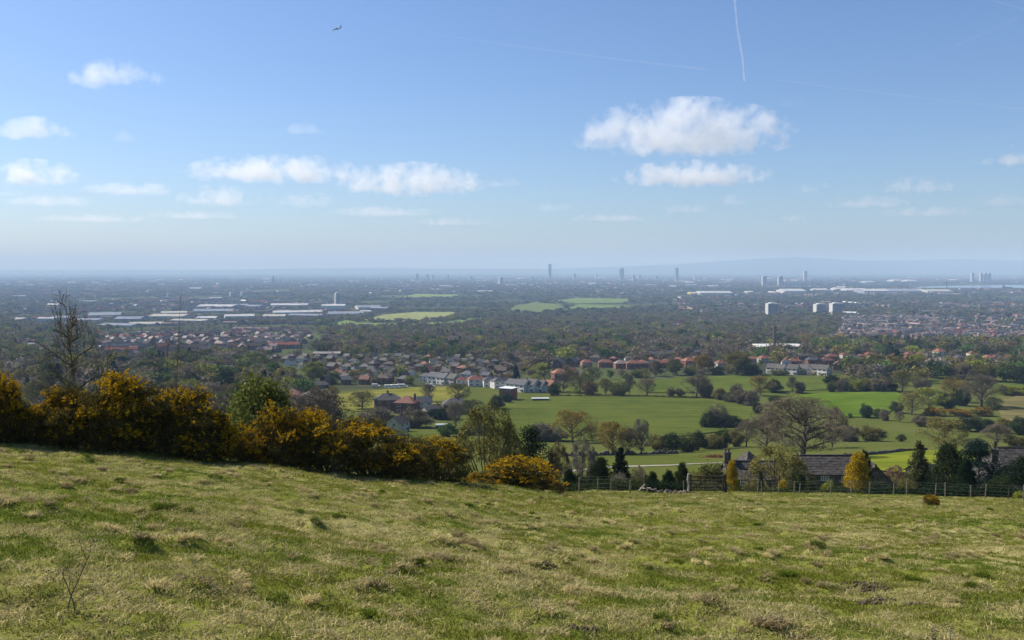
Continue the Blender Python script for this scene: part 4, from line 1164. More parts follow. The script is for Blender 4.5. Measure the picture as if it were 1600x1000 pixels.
WR, GR_, CR_ = (0.50, 0.50, 0.49), (0.26, 0.28, 0.32), (0.46, 0.43, 0.36)
shed(1211, 546, 74, 6, 42, BR, (0.8, 0.78, 0.74), 'long white-roofed mill beside a brick chimney', 'mill_building', 'mill', 2)
SH = [(76, 503, 27, 6, 40, WR, WR), (34, 501, 20, 3, 60, GR_, CR_), (105, 499, 40, 3, 90, GR_, GR_), (140, 502, 44, 3, 60, WR, GR_), (165, 495, 46, 4, 110, GR_, GR_), (205, 500, 40, 3, 80, GR_, GR_), (190, 510, 60, 3, 60, GR_, GR_), (230, 508, 50, 3, 60, WR, CR_),
      (268, 498, 56, 5, 80, CR_, CR_), (272, 491, 38, 3, 70, CR_, CR_), (300, 503, 60, 3, 50, WR, CR_), (325, 500, 30, 4, 60, GR_, WR), (342, 481, 58, 3, 110, GR_, WR), (335, 488, 60, 3, 90, GR_, GR_), (374, 497, 44, 4, 70, WR, WR), (400, 481, 24, 3, 80, GR_, GR_),
      (433, 479, 18, 3, 90, WR, WR), (462, 479, 44, 3, 90, CR_, WR), (465, 490, 74, 3, 80, GR_, WR), (430, 496, 34, 3, 70, CR_, CR_), (480, 495, 56, 3, 60, GR_, GR_), (522, 484, 36, 7, 80, WR, WR), (540, 492, 54, 3, 90, WR, GR_), (575, 484, 36, 5, 80, WR, GR_),
      (595, 486, 28, 5, 60, RD, GR_), (572, 489, 18, 3, 40, WR, WR)]
for i, (px, by, w, h, d, wc, rc) in enumerate(sorted(SH)):
    c = 'white' if rc == WR else ('cream' if rc == CR_ else 'blue-grey')
    shed(px, by, w, h, d, wc, rc, '%s-roofed industrial shed, %s from left in the estate of sheds' % (c, nth(i)), rot=(-14, 5, 12, -6, 20)[i % 5], group='industrial sheds on the left')
SH2 = [(1115, 461, 50, 4, 160, WR, WR), (1084, 461, 16, 3, 120, (0.6, 0.5, 0.1), CR_), (1236, 458, 34, 4, 200, WR, WR), (1170, 459, 10, 3, 100, WR, WR), (1335, 456, 30, 3, 200, WR, WR), (1362, 458, 40, 4, 200, GR_, WR), (1400, 457, 60, 3, 220, WR, GR_), (1428, 456, 20, 3, 150, WR, WR),
       (1460, 457, 40, 2.5, 180, WR, CR_), (1280, 455, 20, 2.5, 150, WR, WR), (1310, 454, 16, 3, 150, WR, WR), (1396, 441, 10, 3, 200, WR, WR), (1420, 441, 14, 2.5, 200, WR, WR), (1355, 443, 14, 2.5, 200, WR, WR)]
for i, (px, by, w, h, d, wc, rc) in enumerate(sorted(SH2)):
    shed(px, by, w, h, d, wc, rc, 'far pale warehouse, %s from left in the line below the right-hand hills' % nth(i), group='far warehouses on the right')
SH3 = [(142, 545, 60, 4, 18, CREAM, (0.6, 0.5, 0.42)), (512, 556, 42, 5, 22, BR, (0.30, 0.27, 0.24)), (838, 502, 28, 3, 30, WR, WR), (50, 540, 36, 3, 24, GR_, GR_), (90, 540, 30, 3, 24, WR, WR), (690, 669, 19, 6, 4, (0.2, 0.22, 0.25), (0.5, 0.52, 0.52)), (844, 626, 26, 4, 5, (0.1, 0.1, 0.1), (0.5, 0.55, 0.5))]
LB3 = ['long pale-roofed school block behind the tall bare tree', 'long brown flat-roofed hall above the estate', 'small white building in the middle of the woods', 'grey low building at the left, beside trees', 'white low building left of the long school block', 'small pale-roofed garden shed right of the gorse',
       'low pale-green-roofed stable at the corner of the big meadow']
for (px, by, w, h, d, wc, rc), lb in zip(SH3, LB3):
    shed(px, by, w, h, d, wc, rc, lb, 'low_building', 'building', 3)
# brick flats at the meadow corner
p = G(794, 624, 160)
e = tag(link('brick_flats', None, loc=p, rz=-.45), 'square red brick flats with flat white roof edge by the meadow', 'building')
link('wall', MB().box(-4.5, 4.5, -4.2, 4.2, -1, 7.4).mesh('wall', [M['brick']]), e, color=(.26, .1, .06))
link('roof', MB().box(-4.8, 4.8, -4.5, 4.5, 7.403, 7.8).mesh('roof', [M['white_paint']]), e)
for fl in range(3):
    for x in (-3.0, 0, 3.0): link('window', WIN, e, loc=(x, -4.23, 1.3 + 2.4 * fl))
OCC.append((p.x, p.y, 9))


def tower(px, top, base, wpx, Y, left, front, label, name='tower_block', rz=None, plant_room=True):
    """high-rise with floor bands, seen on its corner"""
    if rz is None: rz = 0.0 if px > 1000 else .6
    p = col_at(px, Y); s = Y / F
    w = wpx * s / 1.22
    h = ray(px, top, Y).z - p.z
    e = tag(link(name, None, loc=p, rz=rz), label, 'tower')
    link('shaft', MB().box(-w / 2, w / 2, -w / 2, w / 2, -5, h).mesh('shaft', [M['cladding']]), e, color=left)
    n = max(4, min(16, int(h / 3.2))); b = MB()
    for k in range(n):
        z0 = h * (k + .35) / n; z1 = h * (k + .85) / n
        b.box(-w / 2 + w * .06, w / 2 - w * .06, -w / 2 - .25, -w / 2 + .3, z0, z1)
        b.box(w / 2 - .3, w / 2 + .25, -w / 2 + w * .1, w / 2 - w * .1, z0, z1)
    link('window_bands', b.mesh('window_bands', [M['cladding']]), e, color=front)
    if plant_room:
        link('roof_plant', MB().box(-w * .28, w * .28, -w * .28, w * .28, h + .002, h + max(2.5, h * .06)).box(-w * .1, w * .1, -w * .1, w * .1, h + h * .062, h + h * .1).mesh('roof_plant', [M['cladding']]), e, color=(.6, .6, .58))
    OCC.append((p.x, p.y, w))
    return e


WT, BG = (0.52, 0.50, 0.46), (0.10, 0.14, 0.19)
tower(1206, 474, 495, 20, 2960, WT, BG, 'pale tower block with dark glazed side, leftmost of the three')
tower(1281, 475, 491, 20, 3150, WT, BG, 'pale tower block, middle one of the three on the right')
tower(1306, 474, 492, 20, 3050, WT, BG, 'pale tower block, rightmost of the three near the terraces')
for px, top, w, Y, lb in ((527, 458, 9, 4000, 'single white tower block above the industrial sheds'), (362, 457, 7, 5600, 'left one of two far pale towers over the white sheds'), (379, 457, 6, 5600, 'right one of two far pale towers over the white sheds'), (263, 458, 5, 5500, 'small far tower block left of the twin towers'),
                     (1194, 432, 8, 8500, 'far pale tower left of its twin below the moor'), (1219, 432, 8, 8500, 'far pale tower right of its twin below the moor'), (1258, 424, 6, 12000, 'thin far tower below the moor summit'), (1519, 427, 5, 11000, 'first of four far white towers near the reservoir'),
                     (1533, 427, 5, 11000, 'second of four far white towers near the reservoir'), (1539, 426.5, 5, 11000, 'third of four far white towers near the reservoir'), (1545, 427, 5, 11000, 'fourth of four far white towers near the reservoir'),
                     (782, 434, 7, 9000, 'grey far tower left of the tallest skyline tower')):
    tower(px, top, 0, w, Y, (.42, .42, .40), (.2, .23, .28), lb)
DK = (0.17, 0.19, 0.22)
tower(859, 412.5, 0, 5, 14000, DK, DK, 'tallest slim dark tower of the city skyline', 'skyscraper', .3, False)
tower(971, 419.5, 0, 8, 13500, DK, DK, 'broad dark slab tower right of the tallest tower', 'skyscraper', .2)
tower(1057, 418.5, 0, 5.5, 13500, DK, DK, 'slim dark tower at the right end of the skyline', 'skyscraper', .3)
for i, px in enumerate((652, 668, 676, 700, 735, 832, 897, 932, 990, 999, 1025, 1085)):
    tower(px, 427.5 + (i * 7 % 6) * .7 + rr.random(), 0, rr.uniform(3, 6), 13000 + rr.uniform(-800, 1500), rr.choice([DK, WT, (.3, .32, .34), (.25, .2, .18)]), DK, 'small skyline block, %s from left in the hazy city centre' % nth(i), 'city_block', rr.uniform(.2, .8), False)


def stack(px, top, base, r, Y, label, spire=False):
    p = col_at(px, Y); h = ray(px, top, Y).z - p.z
    e = tag(link('church' if spire else 'mill_chimney', None, loc=p), label, 'church' if spire else 'chimney')
    if spire:
        link('tower', MB().box(-r, r, -r, r, -3, h * .5).mesh('tower', [M['stone']]), e)
        b = MB(); z = h * .502
        q = [(-r, -r, z), (r, -r, z), (r, r, z), (-r, r, z)]
        for i in range(4): b.poly([q[i], q[(i + 1) % 4], (0, 0, h)])
        b.poly(q[::-1]); link('spire', b.mesh('spire', [M['stone']]), e)
        a, rf = gable_parts(r * 6, r * 2.4, h * .22, r * 1.4)
        link('nave', a.mesh('nave', [M['stone']]), e, loc=(r * 4.2, 0, 0)); link('nave_roof', rf.mesh('nave_roof', [M['slate']]), e, loc=(r * 4.2, 0, 0))
    else:
        link('shaft', MB().tube((0, 0, -3), (0, 0, h), r, r * .62, 14).mesh('shaft', [M['brick']]), e, color=(.13, .08, .065))
        link('cap', MB().tube((0, 0, h + .002), (0, 0, h + r), r * .85, r * .8, 14).mesh('cap', [M['brick']]), e, color=(.13, .08, .065))
    return e


stack(1210, 513, 0, 3.4, 1300, 'dark brick mill chimney behind the white mill roof')
stack(1479, 439, 0, 4.5, 7300, 'thin far factory chimney in front of the reservoir')
stack(427, 433, 0, 9, 9000, 'far factory chimney on the left plain')
stack(1568, 444, 0, 9, 7000, 'far church spire before the reservoir', True)

# ------------------------------------------------------------------ cottages beyond the fence
def coursed_roof(w, d, h, rise, o=.3, course=.36):
    """stone slate roof: every course is a strip that laps the one below"""
    r = MB(); L = math.hypot(d / 2 + o, rise * (d / 2 + o) / (d / 2)); n = int(L / course); k = rise / (d / 2)
    rnd = random.Random(int(w * 100))
    for s in (-1, 1):
        for i in range(n):
            t0, t1 = i / n, (i + 1.12) / n
            y0, y1 = (d / 2 + o) * (1 - t0), (d / 2 + o) * max(1 - t1, 0)
            z0, z1 = h + rise - k * y0, h + rise - k * y1
            x, xe = -w / 2 - o, w / 2 + o
            while x < xe - .05:
                ln = min(rnd.uniform(.5, 1.1), xe - x); j = rnd.uniform(-.015, .03)
                q = [(x, s * y0, z0 + .11 + j), (x + ln - .015, s * y0, z0 + .11 + j), (x + ln - .015, s * y1, z1 + .05 + j), (x, s * y1, z1 + .05 + j)]
                if s > 0: q = [q[1], q[0], q[3], q[2]]
                r.slab(q, .07); x += ln
    r.box(-w / 2 - o, w / 2 + o, -.14, .14, h + rise + .02, h + rise + .2)
    for s in (-1, 1):
        q = [(-w / 2 - o, s * (d / 2 + o), h - k * o + .03), (w / 2 + o, s * (d / 2 + o), h - k * o + .03), (w / 2 + o, 0, h + rise + .03), (-w / 2 - o, 0, h + rise + .03)]
        r.slab(q if s < 0 else [q[1], q[0], q[3], q[2]], .08)
    return r


def lattice(parent, x, y, z, w, h, nx_=3, ny_=2, rz=0.0, lights=2):
    """white casement window with glazing bars; frame and panes are separate"""
    o = link('window', MB().box(-w / 2 - .08, w / 2 + .08, -.02, .12, -h / 2 - .16, -h / 2 - .002).mesh('sill', [M['stone']]), parent, loc=(x, y, z), rz=rz)
    f = MB(); t = .075
    f.box(-w / 2, w / 2, -.05, .05, h / 2 - t, h / 2).box(-w / 2, w / 2, -.05, .05, -h / 2, -h / 2 + t)
    for k in range(nx_ + 1):
        xx = -w / 2 + t / 2 + k * (w - t) / nx_
        f.box(xx - t / 2, xx + t / 2, -.045, .045, -h / 2 + t, h / 2 - t)
    for k in range(1, ny_):
        zz = -h / 2 + k * h / ny_
        f.box(-w / 2 + t, w / 2 - t, -.04, .04, zz - .025, zz + .025)
    link('window_frame', f.mesh('window_frame', [M['white_paint']]), o)
    pm = MB().box(-(w / nx_) / 2 + .03, (w / nx_) / 2 - .03, -.01, .01, -(h / ny_) / 2 + .02, (h / ny_) / 2 - .02).mesh('pane', [M['glass']])
    for i in range(nx_):
        for j in range(ny_):
            link('pane', pm, o, loc=(-w / 2 + (i + .5) * w / nx_, .0, -h / 2 + (j + .5) * h / ny_))


def stone_house(px0, px1, ridge_y, eave_y, Y, d, label, wins=(), chimneys=(), name='stone_cottage', wh=3.2):
    """long house whose ridge and eave lines are seen at the given rows"""
    x0, x1 = ray(px0, eave_y, Y).x, ray(px1, eave_y, Y).x
    ze = ray((px0 + px1) / 2, eave_y, Y).z; zr = ray((px0 + px1) / 2, ridge_y, Y + d / 2).z
    w = x1 - x0; rise = max(zr - ze, 1.2)
    e = tag(link(name, None, loc=((x0 + x1) / 2, Y + d / 2, ze - wh)), label, 'cottage')
    a, _ = gable_parts(w, d, wh, rise)
    link('wall', a.mesh('wall', [M['stone']]), e)
    ro = link('roof', coursed_roof(w, d, wh, rise).mesh('roof', [M['slate']]), e)
    for f_, hh, ww in chimneys:
        x = -w / 2 + f_ * w
        c = link('chimney', MB().box(x - ww / 2, x + ww / 2, -.45, .45, wh + rise - .7, wh + rise + hh).box(x - ww / 2 - .08, x + ww / 2 + .08, -.53, .53, wh + rise + hh + .002, wh + rise + hh + .18).mesh('chimney', [M['stone']]), ro)
        for k in (-1, 1):
            link('chimney_pot', MB().tube((x + k * ww * .25, 0, wh + rise + hh + .18), (x + k * ww * .25, 0, wh + rise + hh + .62), .15, .12, 8).mesh('chimney_pot', [M['soil']]), ro)
    for wx, wz, ww, hh, n1, n2 in wins:
        lattice(e, (wx - (x0 + x1) / 2), -d / 2 - .04, wz - (ze - wh), ww, hh, n1, n2)
    return e


YC = 140.0
def wpt(px, py, w, h, n1, n2, Y=YC):
    q = ray(px, py, Y); s = Y / F
    return (q.x, q.z, w * s, h * s, n1, n2)
stone_house(1141, 1252, 721, 748, YC, 6.4, 'low stone cottage with tall chimney at its left gable', [wpt(1162, 755, 11.5, 7.5, 3, 2)], [(.02, 1.35, 1.0)], wh=3.3)
stone_house(1253, 1347, 712, 740, YC + 1, 7.0, 'long dark cottage with slate roof behind the big golden cypress', [wpt(1260, 746, 7, 8, 2, 3, YC + 1), wpt(1289, 746.5, 12.5, 10, 4, 3, YC + 1), wpt(1321, 749, 13, 10.5, 4, 3, YC + 1)], [], wh=3.4)
# gable wing facing the camera
def gable_wing(pxl, pxr, px_top, top_y, eave_y, Y, length, label, wh=3.0, name='stone_cottage', chim=False, rz=0.0):
    a_ = ray(pxl, eave_y, Y); b_ = ray(pxr, eave_y, Y); t_ = ray(px_top, top_y, Y)
    w = length; d = b_.x - a_.x; rise = t_.z - a_.z
    e = tag(link(name, None, loc=((a_.x + b_.x) / 2, Y + length / 2, a_.z - wh), rz=math.pi / 2 + rz), label, 'cottage')
    a, _ = gable_parts(w, d, wh, rise)
    link('wall', a.mesh('wall', [M['stone']]), e)
    ro = link('roof', coursed_roof(w, d, wh, rise).mesh('roof', [M['slate']]), e)
    if chim:
        link('chimney', MB().box(-.5, .5, -.4, .4, wh + rise - .5, wh + rise + 1.5).box(-.57, .57, -.47, .47, wh + rise + 1.502, wh + rise + 1.7).mesh('chimney', [M['stone']]), ro)
        link('chimney_pot', MB().tube((0, 0, wh + rise + 1.7), (0, 0, wh + rise + 2.7), .2, .16, 8).mesh('chimney_pot', [M['soil']]), ro)
    return e


gable_wing(1338, 1396, 1352, 727, 755, YC - 4, 8, 'dark gable wing right of the big golden cypress', 3.0)
stone_house(1440, 1478, 727, 746, YC + 6, 6, 'small dark slate-roofed outbuilding between spruce and broad cypress', wh=3, name='outbuilding')
gable_wing(1544, 1618, 1576, 732, 759, YC - 22, 9, 'stone cottage with pale lit gable edge and chimney at right', 3.4, chim=True, rz=-.28)
stone_house(1572, 1650, 700, 730, YC + 22, 8, 'large brown-roofed farm building at the right picture edge', wh=4, name='farm_building')
# pyramid roof behind the first cottage
q0 = ray(1169, 722, YC + 9); tt = ray(1169, 704, YC + 9)
e = tag(link('square_outhouse', None, loc=(q0.x, YC + 9, q0.z - 3.5), rz=.42), 'square outhouse with a pointed pyramid slate roof behind the first cottage', 'outhouse')
hw = 19 * YC / F
link('wall', MB().box(-hw * .9, hw * .9, -hw * .9, hw * .9, -1, 3.5).mesh('wall', [M['stone']]), e)
b = MB(); hh = tt.z - q0.z
q = [(-hw, -hw, 3.45), (hw, -hw, 3.45), (hw, hw, 3.45), (-hw, hw, 3.45)]
for i in range(4): b.poly([q[i], q[(i + 1) % 4], (0, 0, 3.5 + hh)])
b.poly(q[::-1]); link('roof', b.mesh('roof', [M['slate']]), e)

# ------------------------------------------------------------------ fence, gate, stile, walls
def surf(px, py):
    p = G(px, py); return Vector((p.x, p.y, float(pasture_z(np.array([p.x]), np.array([p.y]))[0])))


posts = [(905, 755, 771), (934, 754, 774), (954, 751, 773), (984, 756, 772), (1069, 752, 774), (1169, 759, 778), (1184, 752, 776), (1191, 756, 779), (1217, 752, 776), (1241, 752, 776), (1249, 758, 779), (1298, 757, 778), (1330, 757, 779), (1358, 753, 779), (1396, 756, 781), (1417, 754, 781),
         (1461, 756, 783), (1477, 754, 782), (1517, 759, 785), (1539, 756, 783), (1575, 764, 788), (1599, 758, 787), (1630, 760, 789), (1665, 762, 791)]
f0 = col_at(905, 54)
fe = tag(link('wire_fence', None, loc=(0, 0, 0)), 'post and wire fence along the far edge of the pasture before the cottages', 'fence')
tops = []
for i, (px, ty, by) in enumerate(posts):
    Y = float(edge_dist((px - 800) / F)) - .6
    p = col_at(px, Y); p.z = float(pasture_z(np.array([p.x]), np.array([p.y]))[0])
    h = max(ray(px, ty, Y).z - p.z, .85)
    lean = Vector((random.gauss(0, .04) + (.12 if px == 1249 else 0), random.gauss(0, .03), 0))
    r = .040 if i % 3 else .052
    link('post', MB().tube(p - Vector((0, 0, .25)), p + Vector((0, 0, h)) + lean, r, r * .9, 7).mesh('post', [M['post_wood'] if px not in (1169, 1575) else M['dark_wood']]), fe)
    tops.append((p, lean, h))
for k in (.3, .55, .8, .97):
    w = MB()
    for i in range(len(tops) - 1):
        if 984 <= posts[i][0] < 1169: continue
        (a, la, ha), (b_, lb_, hb) = tops[i], tops[i + 1]
        w.tube(a + Vector((0, 0, .95 * k)) + la * k, b_ + Vector((0, 0, .95 * k)) + lb_ * k, .006, .006, 4)
    link('wire', w.mesh('wire', [M['wire']]), fe)

YG = 59.0
ga, gb = col_at(1078, YG), col_at(1131, YG)
gz = max(float(pasture_z(np.array([ga.x]), np.array([YG]))[0]), float(pasture_z(np.array([gb.x]), np.array([YG]))[0]))
gw = gb.x - ga.x
ge = tag(link('field_gate', None, loc=(ga.x, YG, gz + .05)), 'dark wooden five-bar field gate in the fence', 'gate')
for k, z in enumerate((.12, .32, .52, .74, 1.0)):
    link('rail', MB().box(0, gw, -.025, .025, z - .04, z + .04).mesh('rail', [M['dark_wood']]), ge)
for x in (.04, gw - .04): link('stile_upright', MB().box(x - .045, x + .045, -.05, .05, .04, 1.12).mesh('stile_upright', [M['dark_wood']]), ge)
link('brace', MB().tube((.1, -.04, .1), (gw * .5, -.04, 1.0), .035, .035, 4).mesh('brace', [M['dark_wood']]), ge)
link('brace', MB().tube((gw - .1, -.04, .1), (gw * .5, -.04, 1.0), .035, .035, 4).mesh('brace', [M['dark_wood']]), ge)
for px, mt, lb in ((1075, 'pale_wood', 'pale crooked gate post at the left end of the gate'), (1133, 'dark_wood', 'dark gate post at the right end of the gate')):
    p = col_at(px, YG)
    b = MB().tube((0, 0, -.2), (.06, 0, .45), .09, .085, 7, 0).tube((.06, 0, .45), (-.02, 0, .8), .085, .08, 7, 0).tube((-.02, 0, .8), (.02, 0, 1.25), .08, .07, 7, 0)
    tag(link('gate_post', b.mesh('gate_post', [M[mt]]), loc=(p.x, p.y, gz)), lb, 'post')
# stile left of the rubble
p = col_at(1008, 58.0); pz = float(pasture_z(np.array([p.x]), np.array([p.y]))[0])
se = tag(link('stile', None, loc=(p.x, p.y, pz)), 'wooden stile with a pale leaning brace left of the stone bank', 'stile')
link('post', MB().box(-.07, .07, -.07, .07, -.2, 1.15).mesh('post', [M['dark_wood']]), se)
link('brace', MB().tube((-.62, -.25, -.08), (-.02, -.08, .52), .055, .05, 6).mesh('brace', [M['pale_wood']]), se)
link('step', MB().box(-.3, .35, -.14, .12, .22, .26).mesh('step', [M['pale_wood']]), se)
link('step_leg', MB().box(.2, .3, -.1, .1, -.1, .218).mesh('step_leg', [M['dark_wood']]), se)
# bank of stones between stile and gate
be = tag(link('stone_bank', None, loc=(0, 0, 0)), 'low bank of brown stones between the stile and the gate', 'stone bank')
ico = bpy.data.meshes.new('stone')
import bmesh
bm = bmesh.new(); bmesh.ops.create_icosphere(bm, subdivisions=1, radius=1)
for v in bm.verts: v.co *= random.uniform(.75, 1.15)
bm.to_mesh(ico); bm.free(); ico.materials.append(surface('field_stone', (.09, .065, .05), (.2, .155, .12), 4, .95))
for i in range(46):
    px = 1012 + (i * 61.0 / 46) + random.uniform(-2, 2); Y = 58.3 + random.uniform(-.35, .35); p = col_at(px, Y)
    s = random.uniform(.09, .17)
    o = link('stone', ico, be, loc=(p.x, p.y, float(pasture_z(np.array([p.x]), np.array([p.y]))[0]) + random.choice((.05, .06, .17))), scale=(s * 1.3, s, s * .85)); o.rotation_euler = (random.random(), random.random(), random.random() * 6)


def wall_line(a, b, h, mat, name, label, cat, n=30, th=.5, wob=.15):
    pa, pb = G(*a, 150), G(*b, 150); V = []
    for i in range(n + 1):
        p = pa.lerp(pb, i / n); z = float(zfun(p.x, p.y)); hh = h * (1 + random.uniform(-wob, wob))
        V += [(p.x, p.y - th / 2, z - .2), (p.x, p.y - th / 2, z + hh), (p.x, p.y + th / 2, z + hh), (p.x, p.y + th / 2, z - .2)]
    Q = []
    for i in range(n):
        k = 4 * i
        for j in range(3): Q.append((k + j, k + 4 + j, k + 5 + j, k + j + 1))
    tag(link(name, mk(name, V, np.array(Q), [mat])), label, cat)


wall_line((1318, 716), (1412, 706), 1.1, M['stone'], 'dry_stone_wall', 'dark dry stone wall behind the vivid lawn', 'wall')
wall_line((1412, 706), (1448, 704), .9, M['gorse_leaf'], 'clipped_hedge', 'short dark clipped hedge behind the spruce top', 'hedge', th=1.2)
wall_line((880, 713), (1060, 709), .9, M['stone'], 'dry_stone_wall', 'low broken stone wall under the orange budding trees', 'wall', 60, .6, .6)
wall_line((860, 619), (1120, 622), 1.0, M['gorse_leaf'], 'low_hedge', 'thin dark hedge line between the two long meadows', 'hedge', 60, 1.0, .5)
wall_line((1232, 652), (1310, 655), .7, M['gorse_leaf'], 'low_hedge', 'faint low hedge at the foot of the bright green field', 'hedge', 40, .8, .6)
# bracken heap
p = G(1117, 715, 150)
b = MB(); rnd = random.Random(3); V_, F_ = [], []
C = np.random.default_rng(4).normal(0, 1, (900, 3)) * np.array([1.5, .5, .22]) + np.array([0, 0, .25])
v, f = leaf_quads(np.random.default_rng(4), C, .14)
tag(link('dead_bracken', mk('dead_bracken', v, f, [M['leaf']]), loc=p, color=(.22, .09, .05)), 'patch of rusty dead bracken on the grass left of the chimney', 'bracken')

def leafy_hedge(px0, px1, top, Y, colour, seed, label, name='garden_hedge'):
    q = np.random.default_rng(seed); a, b = col_at(px0, Y), col_at(px1, Y); n = int((b.x - a.x) * 620)
    t = q.random(n); x = a.x + (b.x - a.x) * t; yy = Y + q.normal(0, .45, n); g = zfun(x, yy)
    tz = np.array([ray(px0 + (px1 - px0) * k, top, Y).z for k in (0, .5, 1)]); zt = np.interp(t, [0, .5, 1], tz)
    hh = (zt - g) * (.62 + .55 * fbm(x / 1.1 + seed, x * 0 + seed, 3, 3)); z = g + hh * q.random(n) ** .7
    v, f = leaf_quads(q, np.stack([x, yy, z], 1), .07, .6)
    tag(link(name, mk(name, v, f, [M['leaf']]), color=COLS[colour]), label, 'hedge')


leafy_hedge(893, 1010, 751, 68, 'dark', 1, 'low dark garden hedge behind the first fence posts')
leafy_hedge(1008, 1076, 752, 70, 'conifer', 2, 'dark clipped hedge between the stile and the gate')
leafy_hedge(1078, 1140, 750, 70, 'mid', 3, 'rough green hedge behind the field gate')
leafy_hedge(1150, 1345, 765, 70, 'dark', 4, 'long low dark hedge below the cottage windows')
leafy_hedge(1352, 1480, 762, 70, 'conifer', 5, 'dark hedge below the gable wing and the open spruce')
leafy_hedge(1470, 1660, 761, 70, 'conifer', 6, 'dark hedge below the blue-green pine and right-hand cottage')
leafy_hedge(905, 1130, 744, 112, 'red', 7, 'brown winter hedge beyond the small cypresses', 'winter_hedge')

# ------------------------------------------------------------------ cricket field furniture
def sight_screen(px, py, lb):
    p = G(px, py, 160)
    e = tag(link('sight_screen', None, loc=p, rz=.2), lb, 'sight screen')
    link('board', MB().box(-2.6, 2.6, -.06, .06, .6, 5.0).mesh('board', [M['white_paint']]), e)
    for x in (-1.8, 1.8): link('leg', MB().box(x - .1, x + .1, -.6, .6, 0, .6).mesh('leg', [M['dark_wood']]), e)
sight_screen(493, 624, 'white sight screen at the left end of the cricket field')


def vehicle(px, py, L, H, lb, rz=0.0):
    p = G(px, py, 160); p.z += .7
    e = tag(link('parked_van', None, loc=p, rz=rz), lb, 'van')
    b = MB(); w = 2.0
    b.hexa([(-L / 2, -w / 2, .35), (L / 2, -w / 2, .35), (L / 2, w / 2, .35), (-L / 2, w / 2, .35)], [(-L / 2, -w / 2, H), (L / 2 - 1.4, -w / 2, H), (L / 2 - 1.4, w / 2, H), (-L / 2, w / 2, H)])
    b.hexa([(L / 2 - 1.6, -w / 2 + .01, .36), (L / 2 + .5, -w / 2 + .01, .36), (L / 2 + .5, w / 2 - .01, .36), (L / 2 - 1.6, w / 2 - .01, .36)], [(L / 2 - 1.6, -w / 2 + .01, 1.2), (L / 2 + .4, -w / 2 + .01, 1.1), (L / 2 + .4, w / 2 - .01, 1.1), (L / 2 - 1.6, w / 2 - .01, 1.2)])
    link('body', b.mesh('body', [M['white_paint']]), e)
    link('window', MB().box(-L * .3, L * .25, -w / 2 - .03, -w / 2 + .1, H * .6, H * .85).mesh('window', [M['glass']]), e)
    for x in (-L * .3, L * .34):
        link('wheel', MB().tube((x, -w / 2 - .05, .35), (x, w / 2 + .05, .35), .36, .36, 12).mesh('wheel', [M['soil']]), e)
for px, py, L, H, lb in ((608, 608, 7, 2.4, 'first white van of the line parked behind the cricket field'), (617, 607.6, 6.5, 2.4, 'second white van of the line behind the cricket field'), (628, 607, 7, 2.5, 'last white van of the line behind the cricket field'), (672, 606, 6, 2.2, 'white van parked alone behind the cricket field'), (587, 606, 5, 2.2, 'white van left of the parked line by the cricket field')):
    vehicle(px, py, L, H, lb)

# ------------------------------------------------------------------ woods and far houses
def occupied():
    """grid of taken cells (6 m)"""
    s = set()
    for x, y, r in OCC:
        k = int(r // 6) + 1
        cx, cy_ = int(x // 6), int(y // 6)
        for i in range(-k, k + 1):
            for j in range(-k, k + 1):
                if (i * 6) ** 2 + (j * 6) ** 2 <= (r + 2) ** 2: s.add((cx + i, cy_ + j))
    return s


taken = occupied()
PX_FIELDS = [p for _, p, _, _ in FIELDS] + [[(600, 611), (640, 604), (715, 603), (715, 608)]]
SHEDZ = [(20, 514), (20, 488), (240, 472), (610, 470), (612, 494), (540, 498), (420, 506), (300, 510), (150, 516)]


def sample(n, y0, y1, ulim=.82, power=2.0):
    n = int(n * ulim / .62)
    Y = (rng.uniform(y0 ** power, y1 ** power, n)) ** (1 / power)
    X = rng.uniform(-ulim, ulim, n) * Y
    return X, Y


def free(X, Y, margin_fields=True):
    Z = zfun(X, Y); px, py = to_px(X, Y, Z)
    ok = np.ones(len(X), bool)
    for poly in PX_FIELDS: ok &= ~inside_poly(px, py, poly)
    cells = [(int(a // 6), int(b // 6)) not in taken for a, b in zip(X, Y)]
    return ok & np.array(cells), px, py, Z


pal = np.array([COLS[c] for c in ('bare', 'olive', 'mid', 'green', 'dark', 'yellow', 'orange', 'grey', 'conifer')])
palw = np.array([.27, .20, .18, .10, .08, .05, .03, .06, .03]); palw /= palw.sum()
palname = ['bare', 'olive', 'mid', 'green', 'dark', 'yellow', 'orange', 'grey', 'conifer']

# middle distance: 640 m to 3 km
HAND_PX = [(to_px(x, y, float(zfun(x, y)))[0], y, r * F / y) for x, y, r in OCC[:NHAND] + BIGS]
X, Y = sample(62000, 640, 3000)
X2, Y2 = sample(5200, 230, 660); k2 = (800 + F * X2 / Y2 < 500) & (Y2 < 660)
X, Y = np.concatenate([X, X2[k2]]), np.concatenate([Y, Y2[k2]])
ok, px, py, Z = free(X, Y)
front = np.zeros(len(X), bool)
for hp_, hy, hr in HAND_PX: front |= (np.abs(px - hp_) < hr + 6) & (Y < hy + 6) & (Y > hy - 170)
ok &= ~front | (rng.random(len(X)) < .12)
dens = fbm(X / 120, Y / 120, 12, 3)
est = inside_poly(px, py, [(480, 622), (400, 572), (430, 556), (700, 556), (800, 575), (870, 600), (800, 625), (720, 606)])
lest = inside_poly(px, py, [(150, 562), (150, 518), (260, 508), (490, 508), (510, 530), (490, 556)])
rest_ = inside_poly(px, py, [(1290, 534), (1320, 494), (1420, 480), (1700, 466), (1700, 534)])
mead = (Y < 700) & (px > 800)
thr = np.where(est, .60, np.where(lest, .66, np.where(rest_, .68, .34)))
ok &= (dens > thr) | (rng.random(len(X)) < np.where(est, .18, np.where(lest, .07, np.where(rest_, .15, .30))))
ok &= ~mead
ok &= ~inside_poly(px, py, SHEDZ) | (rng.random(len(X)) < .45)
